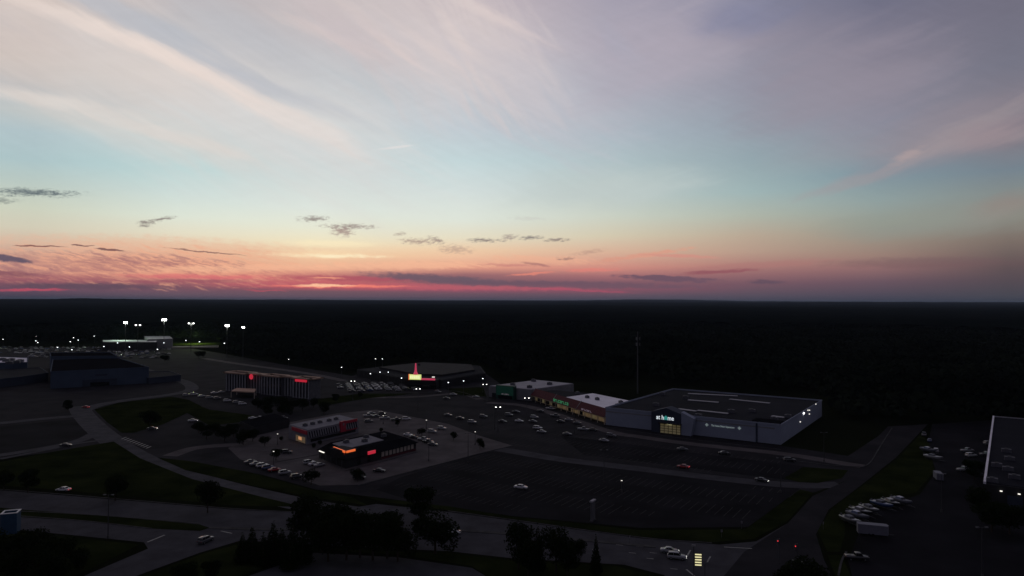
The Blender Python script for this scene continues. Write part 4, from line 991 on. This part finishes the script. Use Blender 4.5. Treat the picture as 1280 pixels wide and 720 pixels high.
# --- right-hand dark building
rb = [G(1231,629), Vector((155.4,225.2,0))+Vector((94.4,129.7,0)), Vector((155.4,225.2,0))+Vector((94.4,129.7,0))+Vector((70,-48,0)), G(1231,629)+Vector((70,-48,0))]
rt, rbp = slab('low_warehouse', 'low dark warehouse with pale roof edge at the right border', [(0,0)]*0 or [(1231,629),(1240,561),(1500,575),(1500,660)], 6.5, 'wall_dark', 'roof_dark', 'warehouse') if False else (None, None)
rt = footprint_thing('low_warehouse', 'low dark warehouse with pale roof edge at the right border', 'warehouse', rb); cb = sum(rb, Vector())/4
MB(rt.location).prism(rb, 0, 6.4).build('wall', 'wall_dark', rt)
MB(rt.location).prism([q+(cb-q).normalized()*1.0 for q in rb], 6.41, 6.6).build('roof', 'roof_dark', rt)
d = rb[1]-rb[0]; c = (rb[0]+rb[1])/2; MB(rt.location).box((c.x,c.y,6.7),(d.length,.7,.8),math.atan2(d.y,d.x)).build('roof_edge', 'roof_white', rt)
d = rb[2]-rb[1]; c = (rb[2]+rb[1])/2; MB(rt.location).box((c.x,c.y,6.7),(d.length,.5,.5),math.atan2(d.y,d.x)).build('roof_edge', 'roof_grey', rt)
BW = Wall(rb[0], rb[3])
for px_ in (1251.5, 1274):
    s_ = ts(px_, BW, 626); mb = MB(rt.location); BW.box(mb, s_-.35, s_+.35, 4.6 if px_ < 1260 else 4.4, 4.85 if px_ < 1260 else 4.65, .1, .6); mb.build('wall_lamp', 'lamp_dim', rt)
for k in range(4): mb = MB(rt.location); BW.box(mb, 6+k*9, 10+k*9, .1, 3.6, .02, .1); mb.build('dock_door', 'wall_navy', rt)
for i, (x, y) in enumerate(((1258,565),(1262,575),(1246,583),(1260,588),(1268,598),(1240,602))):
    roof_unit(G(x, y, 6.6), (3.2,2,1.1), R(-34), f"pale rooftop unit, {ordw(i)} on the low right warehouse", 'rooftop units on the right warehouse')

# ------------------------------------------------------------------ lamps, signs, street furniture
lamp_cache = {}
def lamp_post(loc, z, label, group, lit=True, two=True, rz=0, hm=None, s=1.0):
    key = (z, lit, two, hm, s)
    if key in lamp_cache: o = copy_tree(lamp_cache[key], loc, rz)
    else:
        o = thing('street_lamp', '', 'street lamp', loc, rz)
        MB().tube((0,0,0),(0,0,.8),.28,.28,8).build('base', 'concrete', o)
        MB().tube((0,0,.8),(0,0,z),.13,.08,8).build('pole', 'metal_dark', o)
        m = hm or ('lamp_on' if lit else 'unit')
        for sx in ((-1,1) if two else (1,)):
            if two: MB().tube((0,0,z-.1),(sx*.9*s,0,z-.05),.05).build('arm', 'metal_dark', o)
            h = MB(); h.box((sx*(1.1*s if two else 0),0,z),(.75*s,.42*s,.16*s)); q = h.build('lamp_head', 'unit', o)
            l = MB(); l.box((sx*(1.1*s if two else 0),0,z-.12*s),(.6*s,.34*s,.1*s)); l.build('lens', m, q)
            if lit: 
                l2 = MB(); l2.box((sx*(1.1*s if two else 0),-.23*s,z),(.55*s,.06*s,.14*s)); l2.build('lens', m, q)
        lamp_cache[key] = o
    return tag(o, label, 'street lamp', group)
for x, y, lb in ((622.5,540,'before the grey store, left of the shop row'),(658.5,526,'closest to the shop row lot centre'),(606,505,'by the green verge near the grey store'),(522.5,512,'in the middle of the lot below the cinema'),(441,500,'among parked cars right of the hotel')):
    lamp_post(G(x,y), 12.5, f"tall lit twin lamp post {lb}", 'lit twin lamp posts', True, True, s=1.0)
for x, y, lb in ((585,579,'at the edge of the restaurant lot'),(755,604,'rising from the dark lower lot'),(976,616,'at the right end of the lot drive'),(618,537,'beside the lit lamp before the grey store'),(718,542,'before the red mansard shops'),(1177,640,'in the boat lot'),(1228,722,'at the bottom right corner'),(536,576,'in the lot right of the dark restaurant'),(135,673,'by the blue sign at the lower left') ,(1030,577,'at the right end of the store drive')):
    lamp_post(G(x,y), 12.0, f"unlit dark lamp post {lb}", 'unlit lamp posts', False, True)
for x, y, z, lb in ((594,556,6,'beside the conifer at the restaurant lot corner'),(533,536,4.5,'beside the cars right of the diner'),(479,530,4.5,'left of the clustered cars by the diner'),(347,556,5,'before the diner entrance'),(342,583,6,'between the lawn car row and the dark trees'),(481,523,3,'between the cars behind the diner'),(777,615,4,'alone in the dark lower lot')):
    lamp_post(G(x,y), z, f"small single lamp {lb}", 'small single lamps', True, False, hm='lamp_dim', s=.9)
farl = [(4,424),(46,420),(45,426),(47.5,428),(72,434),(79,442),(88,427),(90,437),(92,422),(98,425),(118,420),(149.5,425),(147,428.5),(167,418),(162,433.5),(186.5,426),(197,436.5),(205,428.5),(232.5,425.5),(249.5,427),(280.5,429),(130,433),(361,449),(427,459),(469.5,448.5),(478,448.5),(463,467),(475,465),(485.5,465),(502,472.5),(560.5,478),(579.5,476),(603.5,473)]
for i, (x, y) in enumerate(sorted(farl)):
    zz = 10; p = G(x, y, zz); ln = 'behind the mall' if x < 300 else 'along the forest edge'
    lamp_post((p.x, p.y, 0), zz, f"distant lit lamp, {ordw(i)} from the left, {ln}", 'distant lit lamps', True, False, hm='lamp_far', s=1.9 if x < 300 else 1.2)
# monument sign in the lower lot verge
ms_ = thing('pylon_sign', 'narrow slab sign with pale slanting top on the grass verge', 'sign', G(741,651), R(-30))
MB().box((0,0,3),(.5,2.4,5.6)).build('panel', 'wall_hotel', ms_); MB().box((0,0,.15),(1,3,.3)).build('base', 'kerb_dark', ms_)
MB().box((0,0,6.0),(.9,2.8,.4)).build('cap', 'roof_grey', ms_)
# blue open-topped pylon at lower left
bp = G(13,672); bs = thing('pylon_sign', 'blue box shaped pylon sign with open pale top frame at the lower left', 'sign', bp, R(20))
for k, (dx, dy, sx, sy) in enumerate(((0,-1.6,3.8,.2),(0,1.6,3.8,.2),(-1.8,0,.2,3.0),(1.8,0,.2,3.0))): MB().box((dx,dy,4.2),(sx,sy,5.6)).build('panel', 'blue_panel', bs)
mb = MB(); [mb.box((dx,dy,7.1),(sx+.1,sy+.1,.2)) for dx, dy, sx, sy in ((0,-1.6,3.9,.3),(0,1.6,3.9,.3),(-1.8,0,.3,2.9),(1.8,0,.3,2.9))]; mb.build('top_frame', 'white_paint', bs)
for dx in (-1.2,1.2): MB().tube((dx,0,0),(dx,0,1.6),.2).build('post', 'metal_dark', bs)
sb = thing('road_sign', 'small pale sign on a post beside the blue pylon', 'sign', G(34,673), 0)
MB().tube((0,0,0),(0,0,2.2),.05).build('post', 'metal_grey', sb); MB().box((0,-.06,2.3),(.7,.05,.9)).build('board', 'wall_white', sb)
# lit slat sign at the junction
ps = thing('price_sign', 'lit sign of five glowing yellow bars on two posts at the junction', 'sign', G(872.5,721), R(-8))
for dx in (-1.0, 1.6): MB().tube((dx,0,0),(dx,0,7.3 if dx < 0 else 3.2),.09).build('post', 'metal_grey', ps)
MB().box((.05,0,4.1),(1.75,.2,3.1)).build('cabinet', 'wall_dark', ps)
for k in range(5): MB().box((.05,-.12,2.85+k*.62),(1.5,.06,.3)).build('lit_bar', 'slat_yellow', ps)
MB().box((-1.0,-.1,7.4),(.9,.4,.35)).build('camera_box', 'wall_grey', ps)
mb = MB(); mb.box((1.6,0,3.0),(.2,.2,.4)); mb.tube((1.6,0,3.2),(2.9,.2,4.5),.05); mb.build('bracket', 'metal_grey', ps)
for i, (x, y, w) in enumerate(((972,678,'left'),(994,684.5,'right'))):
    z = 5.2; p = G(x, y, z); t = thing('traffic_signal', f"traffic signal showing red at the junction, {w} one of the pair", 'traffic light', (p.x, p.y, 0), 0, 'traffic signals at the junction')
    MB().tube((.5,0,0),(.5,0,6.2),.12,.1).build('pole', 'metal_grey', t); MB().tube((.5,0,6.1),(0,0,6.1),.05).build('arm', 'metal_grey', t)
    MB().box((0,0,5.2),(.4,.3,1.3)).build('housing', 'metal_dark', t)
    for k in range(3): MB().tube((0,-.15,4.8+k*.4),(0,-.2,4.8+k*.4),.15,n=12).build('lens', 'signal_red' if k == 2 else 'unit', t)
    pass
for i, (x, y, w) in enumerate(((902,672,'near the junction'),(927,661,'by the grass tip left of the junction'),(1029,662,'on the grass wedge by the boat row'),(787,680,'on the near kerb'),(1233,647,'before the low warehouse'))):
    t = thing('sign_post', f"short pale sign post {w}", 'sign post', G(x, y), R(20*i), 'short sign posts')
    MB().tube((0,0,0),(0,0,2.0),.05).build('post', 'metal_grey', t); MB().box((0,-.05,1.9),(.5,.04,.7)).build('board', 'wall_white', t)

# ------------------------------------------------------------------ trees
def leaf_cloud(n, size, lobes, seed, zc=0):
    r = np.random.default_rng(seed); ctr = []
    for (cx, cy, cz, rx, rz_) in lobes:
        k = int(n * rx*rx / sum(l[3]**2 for l in lobes)); d = r.normal(size=(k,3)); d /= np.linalg.norm(d, axis=1)[:,None]
        rad = r.uniform(.45, 1.05, k)**.6; wob = 1 + .18*np.sin(d[:,0]*7+seed)*np.cos(d[:,1]*6+d[:,2]*5)
        ctr.append(np.stack([cx + d[:,0]*rx*rad*wob, cy + d[:,1]*rx*rad*wob, cz + d[:,2]*rz_*rad*wob], 1))
    c = np.concatenate(ctr); k = len(c)
    a = r.normal(size=(k,3)); a /= np.linalg.norm(a, axis=1)[:,None]; b = np.cross(a, r.normal(size=(k,3))); b /= np.linalg.norm(b, axis=1)[:,None]
    s = size * r.uniform(.6, 1.3, k)[:,None]
    v = np.stack([c - a*s, c - b*s*.6, c + a*s, c + b*s*.6], 1).reshape(-1,3)
    return v
def np_mesh(name, v, q=4):
    me = bpy.data.meshes.new(name); n = len(v)//q
    me.vertices.add(len(v)); me.vertices.foreach_set('co', v.astype(np.float32).ravel())
    me.loops.add(len(v)); me.loops.foreach_set('vertex_index', np.arange(len(v), dtype=np.int32))
    me.polygons.add(n); me.polygons.foreach_set('loop_start', np.arange(0, len(v), q, dtype=np.int32)); me.polygons.foreach_set('loop_total', np.full(n, q, dtype=np.int32))
    me.update(calc_edges=True); return me
def tree_meshes(kind, seed):
    r = random.Random(seed)
    if kind == 'deciduous':   # unit height 1 : crown .25..1
        lobes = [(0,0,.56,.29,.36)] + [(r.uniform(-.22,.22), r.uniform(-.22,.22), r.uniform(.3,.8), r.uniform(.16,.24), r.uniform(.14,.2)) for _ in range(7)]
        v = leaf_cloud(3200, .026, lobes, seed)
    elif kind == 'conifer':
        lobes = [(0,0,.12+.84*k/9,.20*(1-k/9.5)+.015,.075) for k in range(10)]; v = leaf_cloud(2600, .022, lobes, seed)
    else:
        lobes = [(0,0,.55,.42,.45)] + [(r.uniform(-.25,.25), r.uniform(-.25,.25), r.uniform(.4,.7), .25, .25) for _ in range(4)]; v = leaf_cloud(2200, .04, lobes, seed)
    t = MB(); t.tube((0,0,-.01),(.005,0,.45),.022,.014,8)
    if kind != 'conifer':
        for k in range(6): a = k*1.05+seed; t.tube((.005,0,.26+.04*k),(.22*math.cos(a),.22*math.sin(a),.5+.05*k),.011,.004,5)
    else: t.tube((.005,0,.45),(0,0,.95),.014,.004,6)
    return np_mesh('crown', v), t.mesh('trunk')
TM = {(k, s): tree_meshes(k, s) for k in ('deciduous','conifer','bush') for s in (1,2,3)}
for (a, b) in TM.values(): a.materials.append(MT['foliage']); b.materials.append(MT['bark'])
tcount = [0]
def tree(loc, h, label, kind='deciduous', w=1.0, group=None, name=None, cat=None):
    tcount[0] += 1; s = 1 + tcount[0] % 3; cr, tk = TM[(kind, s)]
    nm = name or dict(deciduous='broadleaf_tree', conifer='conifer_tree', bush='shrub')[kind]
    t = thing(nm, label, cat or ('shrub' if kind == 'bush' else 'tree'), loc, random.uniform(0,6), group)
    for n_, me in (('crown', cr), ('trunk', tk)):
        o = link(n_, me, None, t); o.scale = (h*w, h*w, h)
    return t
for x, y, h, w, lb in ((144,626,9.5,1.15,'round tree on the far kerb of the main road, left of centre'),(259.5,641,10.5,.95,'upright tree on the far kerb of the main road near the junction'),(35,616,8.5,1.05,'tree on the main road kerb near the lower left edge'),(5,613,8,1.1,'tree cut by the left edge above the main road'),
     (188,536,10,1.25,'round dark tree alone on the left lawn'),(84,515,7.5,1.1,'tree by the left end of the ring road'),(206,452,9,1.4,'round tree in front of the grandstand hall'),(248,448,9,1.2,'tree below the playing field'),(254,447,8,1.2,'second tree below the playing field'),
     (389,606,6.5,1.1,'round tree at the right end of the lawn car row'),(345,575,5,1.2,'small tree beside the single lamp before the diner'),(497,533,3.8,1,'small tree beside the dark car right of the diner'),(527,545,4.5,1.2,'bushy tree between cars right of the dark restaurant'),(567,551,4.6,.9,'small tree on the island right of the restaurant cars'),
     (405,518,7.5,1.3,'round tree right of the diner back row'),(392,510,7,1.2,'tree right of the hotel base'),(447,602,5,1.4,'low spreading tree beside the black suv'),(525,653,11.5,1.1,'tall tree on the far side of the main road'),(544,692,12.5,1.25,'broad tree on the near verge below the tall one'),
     (1003,757,11,1.25,'broad tree cut by the bottom edge beside the junction'),(420,503,6,1.2,'small tree at the corner of the busy lot'),(450,497,4,1.4,'small tree left of the lamp in the busy lot'),(600,562,5.5,.8,'slim tree at the corner of the restaurant lot'),
     (1218,600,8,1.2,'tree beside the pale roof edge'),(1222,640,9,1.3,'tree in front of the warehouse corner'),(1240,665,9,1.4,'dark tree before the warehouse lamps'),(1262,668,9,1.4,'dark tree right of the warehouse lamps')):
    tree(G(x,y), h, lb, 'deciduous', w)
grp = 'trees round the hotel and low building'
for i, (x, y, h) in enumerate(((322,512,8),(336,513,9),(350,516,10),(364,515,9),(378,514,8),(334,520,7),(356,521,8))): tree(G(x,y), h, f"dark tree below the hotel front, {ordw(i)} of seven crowded there", 'deciduous', 1.25, grp)
for i, (x, y, h) in enumerate(((248,541,6),(258,549,7.5),(270,543,6.5),(281,552,8),(292,546,7),(304,556,7.5),(331,558,5),(316,552,6))): tree(G(x,y), h, f"dark tree left of the diner, {ordw(i)} in the clump", 'deciduous', 1.3, grp)
for i, (x, y, h) in enumerate(((303,703,9),(315,702,11),(329,706,10),(341,700,12),(352,704,11),(366,702,12),(378,706,11),(362,712,9))): tree(G(x,y), h*.8, f"pointed conifer, {ordw(i)} in the dark belt at bottom left of centre", 'conifer', 1.5, 'dark tree belt by the junction')
for i, (x, y, h, w) in enumerate(((385,678,15,1.1),(403,690,16,1.15),(418,682,14,1.1),(433,700,15,1.15),(450,697,14,1.1),(466,700,14.5,1.2),(484,698,14,1.15),(497,702,12,1.1),(410,702,13,1.2))): tree(G(x,y), h*.88, f"broadleaf tree, {ordw(i)} in the dark belt above the bottom lot", 'deciduous', w, 'dark tree belt by the junction')
for i, (x, y, h, w) in enumerate(((648,712,12,.9),(672,716,11.5,.9),(695,716,11.5,.95),(725,701,5.5,1),(745,719,9.5,.8),(660,722,10,.9),(709,722,9,.9))): tree(G(x,y), h, f"upright tree, {ordw(i)} in the group on the near verge", 'conifer' if i in (1,4) else 'deciduous', w, 'trees on the near verge')
for i, (x, y, h) in enumerate(((10,710,9),(40,705,9),(72,712,8),(100,712,6),(25,730,9),(60,735,9),(-10,700,9),(230,735,6),(265,725,5))): tree(G(x,y), h, f"dark tree, {ordw(i)} in the clump at the bottom left corner", 'deciduous', 1.3, 'trees in the bottom left corner')
for i, (x, y) in enumerate(((375,549),(392,560),(352,551),(400,556),(604,560),(476,540))): tree(G(x,y), 2.2, f"low shrub, {ordw(i)} around the two restaurants", 'bush', 1.0, 'shrubs at the restaurants')

# --- the woods: one mass nobody could count
edge = [(-200,430),(0,430),(130,428),(214,427),(274,426),(282,446),(345,455),(440,466),(462,457),(520,455),(600,459),(628,471),(735,478),(860,483),(1026,497),(1044,526),(1110,531),(1160,527),(1240,531),(1300,533),(1500,540)]
ea = np.array([math.atan2(*[G(*p).x, G(*p).y]) for p in edge]); ed = np.array([math.hypot(G(*p).x, G(*p).y) for p in edge])
N0 = 26000
azr = rng.uniform(R(-44), R(44), N0); rr = np.sqrt(rng.uniform(330**2, 1750**2, N0))
keep = rr > np.interp(azr, ea, ed) + rng.uniform(0, 6, N0)
azr, rr = azr[keep], rr[keep]; n = len(rr)
hh = rng.uniform(9, 15, n) * (1 + .15*np.sin(azr*40+rr/90)); rad = rng.uniform(3.6, 6.2, n)
K = 26
d = rng.normal(size=(n,K,3)); d /= np.linalg.norm(d, axis=2)[:,:,None]; d[:,:,2] = np.abs(d[:,:,2])*1.15 - .25
cx = np.stack([np.sin(azr)*rr, np.cos(azr)*rr], 1)
ctr = np.empty((n,K,3)); ctr[:,:,:2] = cx[:,None,:] + d[:,:,:2]*rad[:,None,None]; ctr[:,:,2] = (hh*.55)[:,None] + d[:,:,2]*(hh*.45)[:,None]
a = rng.normal(size=(n,K,3)); a -= d*(a*d).sum(2)[:,:,None]*.7; a /= np.linalg.norm(a, axis=2)[:,:,None]; b = np.cross(a, d + rng.normal(size=(n,K,3))*.4); b /= np.linalg.norm(b, axis=2)[:,:,None]
s = (rad*.42)[:,None,None]*rng.uniform(.6,1.2,(n,K,1))
v = np.stack([ctr - a*s, ctr - b*s*.8, ctr + a*s, ctr + b*s*.8], 2).reshape(-1,3)
tag(link('woodland', np_mesh('woodland', v), 'forest'), 'dark woodland of broadleaf trees behind the shops and stadium', 'woodland', kind='stuff')
# far canopy and low hills out to the horizon
na, nr = 420, 420
aa = np.linspace(R(-60), R(60), na); rs_ = np.geomspace(1600, 42000, nr); AA, RR = np.meshgrid(aa, rs_)
X, Y = np.sin(AA)*RR, np.cos(AA)*RR
def vnoise(x, y, f, sd):
    r = np.random.default_rng(sd); T = r.random((512,512)); x = x*f; y = y*f; xi = np.floor(x).astype(int); yi = np.floor(y).astype(int); fx = x-xi; fy = y-yi; fx = fx*fx*(3-2*fx); fy = fy*fy*(3-2*fy)
    g_ = lambda i, j: T[i % 512, j % 512]
    return (g_(xi,yi)*(1-fx)+g_(xi+1,yi)*fx)*(1-fy) + (g_(xi,yi+1)*(1-fx)+g_(xi+1,yi+1)*fx)*fy
Z = 10 + 5*vnoise(X,Y,1/14,1) + 5*vnoise(X,Y,1/60,2) + 6*vnoise(X,Y,1/400,3)*np.clip(RR/4000,0,1)
Z += np.clip((RR-5000)/12000,0,1)*(34*vnoise(X,Y,1/2600,4) + 20*vnoise(X,Y,1/900,5) + 8*vnoise(X,Y,1/250,6) - 16)
azd = np.degrees(AA); Z += 78*np.exp(-((azd-12)/4.5)**2)*np.exp(-((RR-24000)/5000)**2) + (20+34*vnoise(X,Y,1/330,7))*np.exp(-((azd+34)/9)**4)*np.exp(-((RR-9000)/1500)**2)
Z += (14*vnoise(X,Y,1/500,8)+10*vnoise(X,Y,1/170,9))*np.clip((RR-9000)/6000,0,1)
Z = np.minimum(Z, 108)
me = bpy.data.meshes.new('forest_hills'); vv = np.stack([X,Y,Z],2).reshape(-1,3)
i0 = (np.arange(nr-1)[:,None]*na + np.arange(na-1)[None,:]).ravel(); q = np.stack([i0, i0+1, i0+na+1, i0+na], 1)[:, ::-1]
me.vertices.add(len(vv)); me.vertices.foreach_set('co', vv.astype(np.float32).ravel()); me.loops.add(q.size); me.loops.foreach_set('vertex_index', q.astype(np.int32).ravel())
me.polygons.add(len(q)); me.polygons.foreach_set('loop_start', np.arange(0, q.size, 4, dtype=np.int32)); me.polygons.foreach_set('loop_total', np.full(len(q), 4, dtype=np.int32)); me.update(calc_edges=True)
tag(link('forest_hills', me, 'forest_far_shaded'), kind='structure')

# ------------------------------------------------------------------ haze
hz = MB(); hz.box((0, 20000, 59), (90000, 50000, 120)); ho = hz.build('haze', None); tag(ho, 'thin dusk haze over the plain', 'haze', kind='stuff')
hm = bpy.data.materials.new('haze'); hm.use_nodes = True; t = hm.node_tree; t.nodes.clear()
vo = t.nodes.new('ShaderNodeVolumePrincipled'); vo.inputs['Density'].default_value = 2.0e-5; vo.inputs['Color'].default_value = (.62,.78,1,1); vo.inputs['Anisotropy'].default_value = 0
oo = t.nodes.new('ShaderNodeOutputMaterial'); t.links.new(vo.outputs[0], oo.inputs['Volume']); ho.data.materials.append(hm)
